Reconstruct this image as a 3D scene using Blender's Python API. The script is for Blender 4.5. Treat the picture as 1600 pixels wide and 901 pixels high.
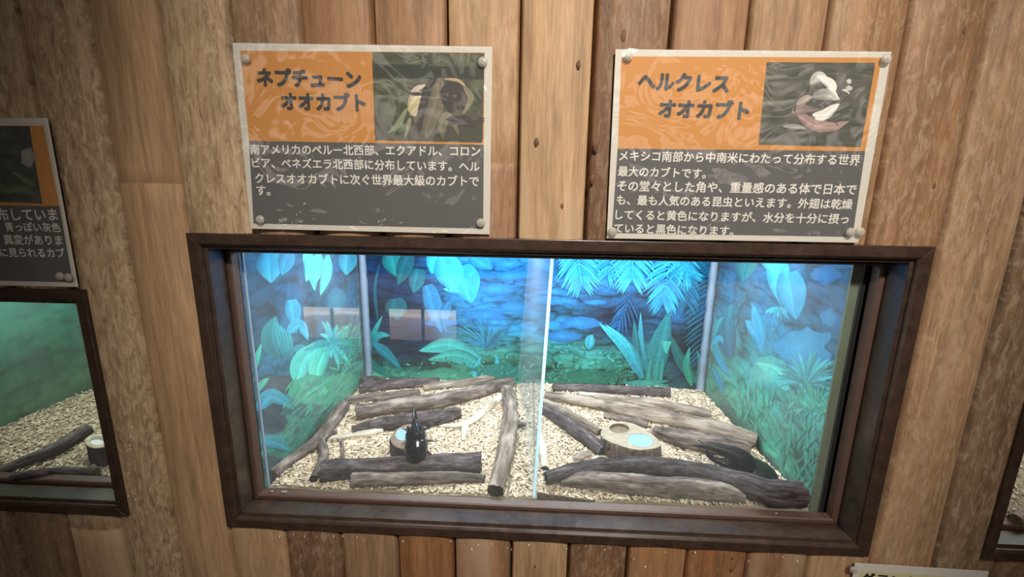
import bpy, bmesh, math, random
import numpy as np
from mathutils import Vector, Matrix, noise

sc = bpy.context.scene
for o in list(bpy.data.objects): bpy.data.objects.remove(o)
random.seed(7); rng = np.random.default_rng(7)
COL = sc.collection

# ------------------------------------------------------------------ camera, light, exposure
FPX = 637.94
PIT, YAW, ROL = 0.1972, -0.0395, 0.0154
CAM = Vector((-0.0224, -0.4933, 0.4604))
cp, sp, cy, sy, cr, sr = math.cos(PIT), math.sin(PIT), math.cos(YAW), math.sin(YAW), math.cos(ROL), math.sin(ROL)
FW = Vector((sy*cp, cy*cp, -sp)); RT0 = Vector((cy, -sy, 0)); UP0 = RT0.cross(FW)
RT = cr*RT0 + sr*UP0; UP = -sr*RT0 + cr*UP0
cam = bpy.data.objects.new('camera', bpy.data.cameras.new('camera'))
cam.matrix_world = Matrix(((RT.x, UP.x, -FW.x, CAM.x), (RT.y, UP.y, -FW.y, CAM.y), (RT.z, UP.z, -FW.z, CAM.z), (0, 0, 0, 1)))
cam.data.sensor_width = 36.0; cam.data.lens = FPX/1600*36.0; cam.data.clip_start = 0.01
COL.objects.link(cam); sc.camera = cam

w = bpy.data.worlds.new('world'); sc.world = w; w.use_nodes = True
w.node_tree.nodes['Background'].inputs[0].default_value = (1.0, 0.93, 0.85, 1)
w.node_tree.nodes['Background'].inputs[1].default_value = 0.10

def light(name, typ, loc, target, energy, color, **kw):
    l = bpy.data.lights.new(name, typ); l.energy = energy; l.color = color
    for k, v in kw.items(): setattr(l, k, v)
    o = bpy.data.objects.new(name, l); o.location = loc
    o.rotation_euler = (Vector(target)-Vector(loc)).to_track_quat('-Z', 'Y').to_euler()
    COL.objects.link(o); return o
light('vignette_spot', 'SPOT', (0.28, -1.10, 1.30), (0.07, 0.0, 0.42), 118, (1.0, 0.92, 0.82),
      spot_size=math.radians(57), spot_blend=1.0, shadow_soft_size=0.06)  # added spot; its soft cone imitates lens vignetting on the wall
light('terrarium_lamp', 'AREA', (0.0, 0.26, 0.462), (0.0, 0.27, 0.0), 6.4, (0.90, 0.94, 1.0),
      shape='RECTANGLE', size=0.72, size_y=0.14)
light('side_terrarium_lamp', 'AREA', (-0.82, 0.25, 0.40), (-0.82, 0.26, 0.0), 1.5, (0.92, 1.0, 0.93),
      shape='RECTANGLE', size=0.3, size_y=0.1)
light('end_terrarium_lamp', 'AREA', (1.0, 0.30, 0.46), (1.0, 0.31, 0.0), 2.6, (1.0, 0.97, 0.9),
      shape='RECTANGLE', size=0.5, size_y=0.14)

sc.view_settings.view_transform = 'Standard'; sc.view_settings.look = 'None'
sc.view_settings.exposure = 0.0; sc.view_settings.gamma = 1.0; sc.view_settings.use_curve_mapping = False
try:
    sc.cycles.use_denoising = True; sc.cycles.max_bounces = 10; sc.cycles.transparent_max_bounces = 24
    sc.cycles.caustics_reflective = False; sc.cycles.caustics_refractive = False
    sc.cycles.sample_clamp_indirect = 6.0
except Exception: pass

# ------------------------------------------------------------------ helpers
def ray(u, v):
    return FW + RT*((u-800)/FPX) - UP*((v-450.5)/FPX)
def aty(u, v, y):
    d = ray(u, v); return CAM + d*((y-CAM.y)/d.y)
def atx(u, v, x):
    d = ray(u, v); return CAM + d*((x-CAM.x)/d.x)
def atz(u, v, z):
    d = ray(u, v); return CAM + d*((z-CAM.z)/d.z)
def depth(p): return (Vector(p)-CAM).dot(FW)

def s2l(c):
    return tuple((x/255/12.92) if x/255 <= 0.04045 else ((x/255+0.055)/1.055)**2.4 for x in c[:3])
def rgba(c): return (*s2l(c), 1.0)

def link(name, me, mats, parent=None):
    o = bpy.data.objects.new(name, me)
    for m in (mats if isinstance(mats, (list, tuple)) else [mats]): me.materials.append(m)
    COL.objects.link(o)
    if parent is not None: o.parent = parent
    return o
def obj(name, bm, mats, parent=None, smooth=False):
    me = bpy.data.meshes.new(name); bm.normal_update(); bm.to_mesh(me); bm.free()
    if smooth: me.polygons.foreach_set('use_smooth', [True]*len(me.polygons))
    return link(name, me, mats, parent)
def tag(o, label=None, cat=None, group=None, kind=None):
    if label: o['label'] = label
    if cat: o['category'] = cat
    if group: o['group'] = group
    if kind: o['kind'] = kind
    return o
def empty(name, loc=(0, 0, 0)):
    o = bpy.data.objects.new(name, None); o.location = loc; o.empty_display_size = 0.02
    COL.objects.link(o); return o
def keep(child, par):
    """parent while keeping world coordinates of an unrotated, translated parent"""
    child.parent = par; child.matrix_parent_inverse = Matrix.Translation(-Vector(par.location)); return child
def box(bm, a, b, mi=0):
    x0, y0, z0 = a; x1, y1, z1 = b
    v = [bm.verts.new(p) for p in ((x0,y0,z0),(x1,y0,z0),(x1,y1,z0),(x0,y1,z0),(x0,y0,z1),(x1,y0,z1),(x1,y1,z1),(x0,y1,z1))]
    for f in ((0,3,2,1),(4,5,6,7),(0,1,5,4),(1,2,6,5),(2,3,7,6),(3,0,4,7)):
        bm.faces.new([v[i] for i in f]).material_index = mi
def boxobj(name, a, b, mat, parent=None, bevel=0):
    bm = bmesh.new(); box(bm, a, b)
    o = obj(name, bm, mat)
    if bevel:
        m = o.modifiers.new('bevel', 'BEVEL'); m.width = bevel; m.segments = 2
    if parent: keep(o, parent)
    return o
def catmull(pts, n):
    pts = [np.array(p, float) for p in pts]
    P = [2*pts[0]-pts[1]] + pts + [2*pts[-1]-pts[-2]]
    out = []; segs = len(pts)-1
    for k in range(n+1):
        t = k/n*segs; i = min(int(t), segs-1); t -= i
        a, b, c, d = P[i:i+4]
        out.append(0.5*((2*b)+(-a+c)*t+(2*a-5*b+4*c-d)*t*t+(-a+3*b-3*c+d)*t**3))
    return out

# ------------------------------------------------------------------ material helpers
class NT:
    def __init__(s, name):
        s.m = bpy.data.materials.new(name); s.m.use_nodes = True; s.t = s.m.node_tree; s.t.nodes.clear()
        s.out = s.n('ShaderNodeOutputMaterial')
    def n(s, typ, **kw):
        nd = s.t.nodes.new(typ)
        for k, v in kw.items(): setattr(nd, k, v)
        return nd
    def l(s, a, b): s.t.links.new(a, b)
    def math(s, op, a, b=None, c=None):
        nd = s.n('ShaderNodeMath', operation=op)
        for i, x in enumerate((a, b, c)):
            if x is None: continue
            if isinstance(x, (int, float)): nd.inputs[i].default_value = x
            else: s.l(x, nd.inputs[i])
        return nd.outputs[0]
    def mix(s, f, a, b, mode='MIX'):
        nd = s.n('ShaderNodeMix', data_type='RGBA', blend_type=mode)
        for sock, x in ((nd.inputs[0], f), (nd.inputs[6], a), (nd.inputs[7], b)):
            if isinstance(x, (int, float)): sock.default_value = x
            elif isinstance(x, tuple): sock.default_value = x
            else: s.l(x, sock)
        return nd.outputs[2]
    def coord(s, kind='Object', scale=(1, 1, 1), src=None, off=None):
        if src is None: src = s.n('ShaderNodeTexCoord').outputs[kind]
        mp = s.n('ShaderNodeMapping'); mp.inputs['Scale'].default_value = scale
        s.l(src, mp.inputs['Vector'])
        if off is not None: s.l(off, mp.inputs['Location'])
        return mp.outputs[0]
    def noise(s, vec, scale, detail=4, rough=0.55, dist=0.0):
        nd = s.n('ShaderNodeTexNoise'); nd.inputs['Scale'].default_value = scale
        nd.inputs['Detail'].default_value = detail; nd.inputs['Roughness'].default_value = rough
        nd.inputs['Distortion'].default_value = dist
        s.l(vec, nd.inputs['Vector']); return nd.outputs[0]
    def ramp(s, f, stops):
        nd = s.n('ShaderNodeValToRGB'); s.l(f, nd.inputs[0]); e = nd.color_ramp.elements
        while len(e) < len(stops): e.new(0.5)
        for i, (p, c) in enumerate(stops):
            e[i].position = p; e[i].color = c if isinstance(c, tuple) else (c, c, c, 1)
        return nd.outputs[0]
    def bump(s, h, strength=0.3, dist=0.002):
        nd = s.n('ShaderNodeBump'); nd.inputs['Strength'].default_value = strength; nd.inputs['Distance'].default_value = dist
        s.l(h, nd.inputs['Height']); return nd.outputs[0]
    def bsdf(s, color, rough=0.6, normal=None, spec=0.5, **kw):
        b = s.n('ShaderNodeBsdfPrincipled')
        if isinstance(color, tuple): b.inputs['Base Color'].default_value = color
        else: s.l(color, b.inputs['Base Color'])
        if isinstance(rough, (int, float)): b.inputs['Roughness'].default_value = rough
        else: s.l(rough, b.inputs['Roughness'])
        b.inputs['Specular IOR Level'].default_value = spec
        if normal is not None: s.l(normal, b.inputs['Normal'])
        for k, v in kw.items(): b.inputs[k].default_value = v
        return b.outputs[0]
    def done(s, sh): s.l(sh, s.out.inputs[0]); return s.m

def plain(name, c, rough=0.6, spec=0.5, bump=0, bscale=200, var=0.0, **kw):
    t = NT(name); co = t.coord()
    col = rgba(c); nrm = None
    if var:
        n = t.noise(co, bscale*0.4, 4)
        f = t.ramp(n, [(0.3, 1-var), (0.7, 1+var)])
        col = t.mix(1.0, rgba(c), f, 'MULTIPLY')
    if bump: nrm = t.bump(t.noise(co, bscale, 3), bump, 0.001)
    return t.done(t.bsdf(col, rough, nrm, spec, **kw))

def glass_mat(name, tint=(0.96, 0.99, 0.985), ior=1.5, haze=0.0, wav=0.0, rough=0.0, gain=1.0, dirt=0.0, mx=1.0):
    t = NT(name)
    tr = t.n('ShaderNodeBsdfTransparent'); tr.inputs[0].default_value = (*tint, 1)
    gl = t.n('ShaderNodeBsdfGlossy'); gl.inputs['Roughness'].default_value = rough
    fr = t.n('ShaderNodeFresnel'); fr.inputs[0].default_value = ior
    if wav:
        co = t.coord()
        h = t.noise(co, 15, 2, 0.5, 1.5)
        nb = t.bump(h, wav, 0.01); t.l(nb, gl.inputs['Normal']); t.l(nb, fr.inputs['Normal'])
    bf = t.n('ShaderNodeNewGeometry').outputs['Backfacing']
    fac = t.math('MULTIPLY', t.math('MULTIPLY', fr.outputs[0], gain), t.math('SUBTRACT', 1.0, bf))
    if mx < 1.0: fac = t.math('MINIMUM', fac, mx)
    m = t.n('ShaderNodeMixShader'); t.l(fac, m.inputs[0]); t.l(tr.outputs[0], m.inputs[1]); t.l(gl.outputs[0], m.inputs[2])
    sh = m.outputs[0]
    if haze or dirt:
        d = t.n('ShaderNodeBsdfDiffuse'); d.inputs[0].default_value = (0.85, 0.9, 0.92, 1)
        m2 = t.n('ShaderNodeMixShader')
        if dirt:
            n = t.ramp(t.noise(t.coord('Object', (14, 14, 5)), 1.0, 5, 0.65), [(0.35, 0.0), (0.8, 1.0)])
            t.l(t.math('MULTIPLY_ADD', n, dirt, haze), m2.inputs[0])
        else: m2.inputs[0].default_value = haze
        t.l(sh, m2.inputs[1]); t.l(d.outputs[0], m2.inputs[2]); sh = m2.outputs[0]
    return t.done(sh)

# wall planks: per-face colour (pcol) and data (pdat: seed, mottling, pale streak)
def plank_mat():
    t = NT('wood_planks')
    a = t.n('ShaderNodeAttribute', attribute_name='pcol').outputs['Color']
    d = t.n('ShaderNodeAttribute', attribute_name='pdat').outputs['Vector']
    sx = t.n('ShaderNodeSeparateXYZ'); t.l(d, sx.inputs[0]); seed, mot, pale = sx.outputs
    off = t.n('ShaderNodeCombineXYZ'); t.l(seed, off.inputs[0]); t.l(seed, off.inputs[2])
    oc = t.n('ShaderNodeTexCoord').outputs['Object']
    g1 = t.noise(t.coord(scale=(70, 1, 5), src=oc, off=off.outputs[0]), 1.0, 5, 0.6, 0.6)
    g2 = t.noise(t.coord(scale=(420, 1, 26), src=oc, off=off.outputs[0]), 1.0, 4, 0.6)
    g3 = t.noise(t.coord(scale=(150, 1, 46), src=oc, off=off.outputs[0]), 1.0, 6, 0.72, 0.8)
    lo = t.noise(t.coord(scale=(22, 1, 2.2), src=oc, off=off.outputs[0]), 1.0, 2, 0.5)
    c = t.mix(1.0, a, t.ramp(g1, [(0.28, 0.60), (0.72, 1.28)]), 'MULTIPLY')
    c = t.mix(1.0, c, t.ramp(g2, [(0.3, 0.74), (0.7, 1.16)]), 'MULTIPLY')
    palec = t.mix(0.55, a, (0.62, 0.47, 0.32, 1))
    f = t.math('MULTIPLY', t.ramp(lo, [(0.48, 0.0), (0.68, 1.0)]), pale)
    c = t.mix(f, c, palec)
    fm = t.math('MULTIPLY', t.ramp(g3, [(0.50, 0.0), (0.60, 1.0)]), mot)
    c = t.mix(fm, c, t.mix(0.62, a, (0.60, 0.47, 0.32, 1)))
    fd = t.math('MULTIPLY', t.ramp(g3, [(0.32, 1.0), (0.45, 0.0)]), t.math('MULTIPLY', mot, 0.75))
    c = t.mix(fd, c, (0.085, 0.045, 0.022, 1))
    h = t.math('ADD', t.math('MULTIPLY', g2, 0.3), g3)
    return t.done(t.bsdf(c, 0.62, t.bump(h, 0.28, 0.0015), 0.35))
M_PLANK = plank_mat()
M_KNOT = plain('plank_knot', (98, 66, 44), 0.7, var=0.3)
M_PAINT = plain('paint_drip', (205, 195, 180), 0.5)

def frame_mat():
    t = NT('dark_brown_frame_paint'); oc = t.coord()
    n = t.noise(oc, 14, 5, 0.65); n2 = t.noise(t.coord(scale=(60, 60, 60)), 1.0, 6, 0.7)
    c = t.ramp(n2, [(0.3, rgba((48, 37, 31))), (0.7, rgba((74, 57, 47)))])
    c = t.mix(t.ramp(n, [(0.58, 0.0), (0.75, 0.45)]), c, rgba((100, 82, 70)))
    r = t.ramp(n, [(0.3, 0.20), (0.7, 0.40)])
    return t.done(t.bsdf(c, r, t.bump(n2, 0.04, 0.001), 0.5))
M_FRAME = frame_mat()
M_BEAD = plain('brown_bead_paint', (90, 69, 60), 0.45, bump=0.1, bscale=250, var=0.12)
M_GAP = plain('dark_gap', (18, 14, 12), 0.9)
M_GLASS = glass_mat('front_glass', gain=1.25, dirt=0.035, haze=0.02)
M_SIDEGLASS = glass_mat('side_glass', gain=0.55, haze=0.02, dirt=0.05, rough=0.04, mx=0.30)
M_DIVGLASS = glass_mat('divider_glass', tint=(0.90, 0.95, 0.97), gain=0.6, haze=0.09, mx=0.36, rough=0.03)
def edge_mat():
    t = NT('glass_cut_edge')
    d = t.n('ShaderNodeBsdfDiffuse'); d.inputs[0].default_value = (0.62, 0.86, 0.92, 1)  # pale cyan stands in for light guided to the glass edge
    tl = t.n('ShaderNodeBsdfTranslucent'); tl.inputs[0].default_value = (0.72, 0.93, 0.98, 1)
    m = t.n('ShaderNodeMixShader'); m.inputs[0].default_value = 0.75
    t.l(d.outputs[0], m.inputs[1]); t.l(tl.outputs[0], m.inputs[2]); return t.done(m.outputs[0])
M_GEDGE = edge_mat()
M_SEAL = plain('grey_silicone_seal', (150, 168, 190), 0.5, bump=0.2, bscale=120)
M_OLIVE = plain('yellowed_seal', (98, 106, 82), 0.5, bump=0.2, bscale=120, var=0.15)
M_WHITE = plain('white_panel', (225, 225, 222), 0.7)

def vcol_mat(name, rough=0.7, nscale=0, namp=0.0, spec=0.3, bump=0.0):
    t = NT(name); c = t.n('ShaderNodeAttribute', attribute_name='col').outputs['Color']
    nrm = None
    if nscale:
        n = t.noise(t.coord(), nscale, 4, 0.6)
        c = t.mix(1.0, c, t.ramp(n, [(0.3, 1-namp), (0.7, 1+namp)]), 'MULTIPLY')
        if bump: nrm = t.bump(n, bump, 0.001)
    return t.done(t.bsdf(c, rough, nrm, spec))
M_PRINT = vcol_mat('jungle_print', 0.55, 90, 0.16, 0.2)
M_CHIP = vcol_mat('wood_chip', 0.8, 400, 0.15, 0.2)
M_SHEET = vcol_mat('printed_sheet', 0.6, 900, 0.06, 0.2)

def bark_mat(name, dark, mid, pale, stretch=6.0, scale=60, bump=0.7, cover=0.5, rough=0.85):
    t = NT(name)
    v = t.n('ShaderNodeAttribute', attribute_name='lc').outputs['Vector']
    c1 = t.coord(scale=(1/stretch, 1, 1), src=v)
    n1 = t.noise(c1, scale*1.6, 6, 0.65, 0.4); n2 = t.noise(c1, scale*6, 5, 0.6)
    n3 = t.noise(t.coord(scale=(0.5, 1, 1), src=v), scale*0.55, 3, 0.5)
    c = t.ramp(n1, [(0.30, rgba(dark)), (0.52, rgba(mid)), (0.72, rgba(pale))])
    c = t.mix(t.ramp(n3, [(cover, 0.0), (cover+0.14, 0.7)]), c, rgba(pale))
    c = t.mix(1.0, c, t.ramp(n2, [(0.3, 0.72), (0.7, 1.18)]), 'MULTIPLY')
    cr_ = t.math('ABSOLUTE', t.math('SUBTRACT', t.noise(t.coord(scale=(1/(stretch*1.6), 1, 1), src=v), scale*2.6, 4, 0.6, 0.8), 0.5))
    ck = t.ramp(cr_, [(0.0, 0.0), (0.022, 1.0)])
    ck = t.math('MAXIMUM', ck, t.ramp(n3, [(cover-.12, 0.35), (cover+.06, 1.0)]))
    c = t.mix(ck, t.mix(0.75, c, rgba(dark)), c)
    h = t.math('ADD', t.math('ADD', n1, t.math('MULTIPLY', n2, 0.45)), t.math('MULTIPLY', ck, 0.35))
    return t.done(t.bsdf(c, rough, t.bump(h, bump, 0.003), 0.25))
B_DARK = bark_mat('dark_grey_bark', (40, 32, 32), (96, 83, 83), (138, 124, 124), 4, 70, 0.9, 0.62)
B_GREY = bark_mat('grey_brown_bark', (58, 47, 42), (122, 106, 98), (178, 161, 150), 5, 65, 0.85, 0.55)
B_TAN = bark_mat('tan_grey_wood', (76, 62, 53), (138, 120, 107), (190, 172, 155), 9, 60, 0.75, 0.5)
B_PALE = bark_mat('pale_driftwood', (150, 132, 110), (212, 199, 178), (236, 227, 211), 10, 60, 0.5, 0.5)
B_BLACK = bark_mat('blackish_bark', (32, 27, 28), (80, 71, 72), (124, 113, 113), 5, 70, 0.9, 0.64)
M_END = plain('cut_wood_end', (96, 78, 62), 0.9, bump=0.5, bscale=300, var=0.35)
M_ENDD = plain('dark_cut_wood_end', (38, 32, 28), 0.9, bump=0.5, bscale=300, var=0.35)
M_ENDP = plain('pale_cut_wood_end', (196, 182, 158), 0.9, bump=0.4, bscale=300, var=0.25)
M_STUMPTOP = plain('stump_top_wood', (164, 148, 126), 0.75, bump=0.4, bscale=260, var=0.22)
M_STUMPTOPD = plain('brown_stump_top_wood', (128, 104, 86), 0.75, bump=0.4, bscale=260, var=0.25)
M_CUP = plain('brown_cup', (120, 104, 84), 0.6, var=0.15)
M_JELLY = plain('jelly_food', (146, 178, 226), 0.25, 0.6, var=0.06, bscale=300)
M_NEPT = plain('black_beetle_shell', (13, 12, 17), 0.16, 0.8)
def herc_mat():
    t = NT('olive_black_beetle_shell')
    v = t.n('ShaderNodeTexCoord').outputs['Object']; s = t.n('ShaderNodeSeparateXYZ'); t.l(v, s.inputs[0])
    f = t.ramp(t.math('MULTIPLY_ADD', s.outputs[0], -60.0, 0.35), [(0.0, 0.0), (0.12, 1.0)])
    c = t.mix(f, rgba((16, 16, 18)), t.mix(t.noise(t.coord(), 160, 4), rgba((12, 18, 16)), rgba((26, 36, 31))))
    return t.done(t.bsdf(c, 0.42, None, 0.3))
M_HERC = herc_mat()

# ------------------------------------------------------------------ setting: plank wall with openings
PITCH = 0.08327; B0 = -0.454
WINS = [(-0.45, 0.45, 0.0, 0.4232), (-1.06, -0.5965, 0.009, 0.347), (0.596, 1.45, 0.004, 0.4232)]
TAN, TANL, MID, RED, DRED, BARK, BRN = (180, 146, 110), (190, 150, 106), (150, 118, 90), (148, 110, 80), (122, 90, 66), (178, 150, 116), (132, 105, 80)
# column -> (colour, mottling, pale streak) above / below the frames
TOPC = {-4: (BARK, 0.8, .2), -3: (BARK, 1, .2), -2: (BARK, 1, .2), -1: (TAN, 0.0, .3), 0: (BARK, .85, .2), 1: (MID, .35, .1), 2: ((154, 114, 80), .1, .2), 3: ((152, 116, 86), .1, .2),
        4: ((176, 140, 104), .3, .5), 5: (TAN, 0.0, .95), 6: (DRED, .25, .1), 7: (RED, .1, .3), 8: ((154, 118, 86), .2, .2), 9: ((146, 110, 78), .3, .2), 10: ((142, 106, 76), .4, .2),
        11: ((166, 132, 100), .45, .5), 12: ((112, 86, 62), .6, .2), 13: (BRN, .4, .2)}
BOTC = {-4: (BRN, .3, .6), -3: (TAN, .2, .6), -2: (BARK, 1, .2), -1: (TAN, 0.0, .35), 0: (TAN, .25, .7), 1: (DRED, .45, .1), 2: (MID, .1, .2), 3: ((150, 104, 68), .1, .6), 4: (RED, .2, .8),
        5: (TAN, .1, .6), 6: (DRED, .35, .1), 7: ((160, 116, 78), .1, .4), 8: ((144, 98, 62), .2, .2), 9: (RED, .25, .7), 10: (TAN, .05, .5), 11: ((156, 118, 84), .6, .5), 12: (BRN, .5, .2)}
JOINT = {-1: 0.482, 4: 0.510, 12: 0.46, -3: -0.02, -2: -.9, 11: -.9, 13: -.9}
def build_wall():
    xs_edges = set(); V = []; F = []; PC = []; PD = []; MI = []
    idx = {}
    INS = 0.006
    ops = [(a+INS, b-INS, c+INS, d-INS) for a, b, c, d in WINS]
    for i in range(-14, 26):
        xa, xb = B0+PITCH*i, B0+PITCH*(i+1)
        ts = [0, .012, .025, .04, .06, .12, .25, .5, .75, .88, .94, .96, .975, .988, 1]
        xs = sorted({xa+(xb-xa)*t for t in ts} | {x for o in ops for x in o[:2] if xa < x < xb})
        jz = JOINT.get(i, 0.2 if -4 <= i <= 14 else 0.2+0.2*math.sin(i*7))
        base = {-0.95, 1.5, jz-.0012, jz, jz+.0012} | {z for o in ops for z in o[2:]} | {-0.95+0.05*k for k in range(49)}
        zs = sorted(base)
        def yy(x, z):
            t = (x-xa)/(xb-xa); e = abs(2*t-1)
            y = 0.0035 + 0.0075*e**2.4 + (0.018*((e-.92)/.08) if e > .92 else 0)
            y += 0.0008*noise.noise(Vector((x*30+i*9, z*4, i)))
            if abs(z-jz) < 1e-6: y += 0.0009
            return y
        vi = {}
        def vid(a, b):
            k = (a, b)
            if k not in vi:
                vi[k] = len(V); V.append((xs[a], yy(xs[a], zs[b]), zs[b]))
            return vi[k]
        top = TOPC.get(i, (BRN, .4, .3)); bot = BOTC.get(i, (BRN, .4, .3))
        for a in range(len(xs)-1):
            for b in range(len(zs)-1):
                xm, zm = (xs[a]+xs[a+1])/2, (zs[b]+zs[b+1])/2
                if any(o[0] < xm < o[1] and o[2] < zm < o[3] for o in ops): continue
                F.append((vid(a, b), vid(a+1, b), vid(a+1, b+1), vid(a, b+1)))
                up = zm > jz
                c, mo, pa = top if up else bot
                PC.append((*s2l(c), 1)); PD.append((i*3.17+(1.3 if up else 0), mo, pa)); MI.append(0)
    def blob(cx, cz, rx, rz, mi, n=12, seed=0, h=0.0012):
        k = len(V); y0 = 0.0025
        V.append((cx, y0-h*0.4, cz))
        for q in range(n):
            a = 2*math.pi*q/n; r = 1+0.35*noise.noise(Vector((math.cos(a)*1.5+seed, math.sin(a)*1.5, seed)))
            V.append((cx+rx*r*math.cos(a), 0.0046, cz+rz*r*math.sin(a)))
        for q in range(n):
            F.append((k, k+1+q, k+1+(q+1) % n)); PC.append((.1, .1, .1, 1)); PD.append((0, 0, 0)); MI.append(mi)
    for n, (u, v, r) in enumerate(((975, 56, 5), (904, 101, 3.5), (838, 222, 4), (931, 228, 5), (926, 280, 4), (878, 322, 3), (1506, 48, 4), (1460, 290, 3), (836, 885, 3), (1143, 890, 4), (1144, 872, 2.5), (952, 700, 3))):
        p = aty(u, v, .004); rr = r/FPX*0.55; blob(p.x, p.z, rr*.8, rr*1.5, 1, seed=n)
    for n in range(46):
        u = random.uniform(400, 1340) if n < 34 else random.uniform(198, 214)
        v = (826+(u-357)*0.0445+random.expovariate(0.18)) if n < 34 else random.uniform(660, 805)
        p = aty(u, v+3, .004); rr = random.uniform(.0005, .0014); blob(p.x, p.z, rr, rr*random.uniform(1, 2.6), 2, 7, n)
    me = bpy.data.meshes.new('wall_front'); me.from_pydata(V, [], F)
    a = me.attributes.new('pcol', 'FLOAT_COLOR', 'FACE'); a.data.foreach_set('color', np.array(PC, 'f').ravel())
    a = me.attributes.new('pdat', 'FLOAT_VECTOR', 'FACE'); a.data.foreach_set('vector', np.array(PD, 'f').ravel())
    me.polygons.foreach_set('material_index', MI); me.polygons.foreach_set('use_smooth', [True]*len(F))
    o = link('wall_front', me, [M_PLANK, M_KNOT, M_PAINT]); return tag(o, kind='structure')
build_wall()

# the visitors' side of the room (seen only as reflections)
M_FLOOR = plain('room_floor', (58, 50, 43), 0.6, var=0.15, bscale=20)
M_ROOM = plain('room_wall', (44, 36, 30), 0.8, var=0.1, bscale=20)
tag(boxobj('floor', (-2.6, -2.72, -1.0), (2.6, 0.9, -0.95), M_FLOOR), kind='structure')
tag(boxobj('ceiling', (-2.6, -2.72, 1.5), (2.6, 0.9, 1.55), M_ROOM), kind='structure')
tag(boxobj('wall_left', (-2.68, -2.72, -0.95), (-2.6, 0.9, 1.5), M_ROOM), kind='structure')
tag(boxobj('wall_right', (2.6, -2.72, -0.95), (2.68, 0.9, 1.5), M_ROOM), kind='structure')
tag(boxobj('wall_service', (-2.6, 0.9, -0.95), (2.6, 0.98, 1.5), M_ROOM), kind='structure')
bm = bmesh.new()
zt, zb = -0.37, -0.65
for a, b in (((-2.6, zt), (2.6, .92)), ((-2.6, 1.38), (2.6, 1.5)), ((-2.6, .92), (-2.3, 1.38)), ((-.45, .92), (.55, 1.38)), ((2.3, .92), (2.6, 1.38)), ((-2.6, -0.95), (2.6, zb)), ((-2.6, zb), (-1.90, zt)), ((-1.40, zb), (-1.17, zt)), ((-0.60, zb), (2.6, zt))):
    box(bm, (a[0], -2.68, a[1]), (b[0], -2.60, b[1]))
tag(obj('wall_back', bm, M_ROOM), kind='structure')
def daylight_mat(nm='daylight_window', sc_=(3, 1, 16), st=9.0):
    t = NT(nm); n = t.noise(t.coord(scale=sc_), 1.0, 5, 0.65)
    c = t.ramp(n, [(0.35, (.30, .20, .14, 1)), (0.5, (.62, .56, .5, 1)), (0.62, (1.0, .86, .78, 1))])
    if nm == 'daylight_window':   # sunlit ground outside: a bright strip above shaded earth
        z = t.n('ShaderNodeSeparateXYZ'); t.l(t.n('ShaderNodeTexCoord').outputs['Generated'], z.inputs[0])
        zz = t.math('ADD', z.outputs[2], t.math('MULTIPLY', t.math('SUBTRACT', n, .5), .45))
        c = t.ramp(zz, [(0.0, (.20, .15, .12, 1)), (0.5, (.34, .27, .23, 1)), (0.64, (.42, .34, .30, 1)), (0.74, (1.0, .90, .82, 1)), (0.9, (.75, .60, .52, 1))])
    e = t.n('ShaderNodeEmission'); t.l(c, e.inputs[0]); e.inputs[1].default_value = st; return t.done(e.outputs[0])
M_DAY = daylight_mat(); M_SIGNGLOW = daylight_mat('sign_reflection_glow', (2.2, 1, 5), 2.6)
for k, (a, b, z0_, z1_, mt_) in enumerate(((-1.90, -1.40, zb, zt, M_DAY), (-1.17, -0.60, zb, zt, M_DAY), (-2.3, -.45, .92, 1.38, M_SIGNGLOW), (.55, 2.3, .92, 1.38, M_SIGNGLOW))):  # upper two are added glow panels for sign reflections and soft fill
    wn = empty('window_%d' % (4+k), (a, -2.64, z0_)); tag(wn, kind='structure')
    boxobj('pane', (a, -2.67, z0_), (b, -2.655, z1_), mt_, wn)
    boxobj('frame', ((a+b)/2-.01, -2.655, z0_), ((a+b)/2+.01, -2.63, z1_), M_ROOM, wn)

# ------------------------------------------------------------------ window frames
PROF = [(0.016, 0.0), (0.0, 0.0008), (0.0, 0.0135), (0.0025, 0.0166), (0.0062, 0.0166), (0.0066, 0.0208), (0.062, 0.0208), (0.062, 0.0)]
BEADP = [(0.0355, 0.0212), (0.0352, 0.0262), (0.037, 0.0278), (0.047, 0.0296), (0.047, 0.0212)]
def ring_side(side, W, prof):
    x0, x1, z0, z1 = W; bm = bmesh.new(); A = []; B = []
    for y, q in prof:
        c = {'b': ((x0+q, y, z0+q), (x1-q, y, z0+q)), 't': ((x1-q, y, z1-q), (x0+q, y, z1-q)),
             'l': ((x0+q, y, z1-q), (x0+q, y, z0+q)), 'r': ((x1-q, y, z0+q), (x1-q, y, z1-q))}[side]
        A.append(bm.verts.new(c[0])); B.append(bm.verts.new(c[1]))
    n = len(prof)
    for i in range(n):
        j = (i+1) % n; bm.faces.new((A[i], A[j], B[j], B[i]))
    bm.faces.new(A[::-1]); bm.faces.new(B)
    bmesh.ops.recalc_face_normals(bm, faces=bm.faces[:]); return bm
for k, W in enumerate(WINS):
    e = empty('window_%d' % (k+1), (W[0], 0, W[2])); tag(e, kind='structure')
    for s, nm in (('b', 'sill'), ('t', 'frame_head'), ('l', 'frame_side'), ('r', 'frame_side')):
        o = keep(obj(nm, ring_side(s, W, PROF), M_FRAME), e)
        m = o.modifiers.new('bevel', 'BEVEL'); m.width = 0.0007; m.segments = 2; m.angle_limit = 0.6
        keep(obj('glazing_bead', ring_side(s, W, BEADP), M_BEAD), o); bpy.context.view_layer.update()
        c = [c for c in COL.objects if c.parent == o][0]; c.matrix_parent_inverse = Matrix.Identity(4)

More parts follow.
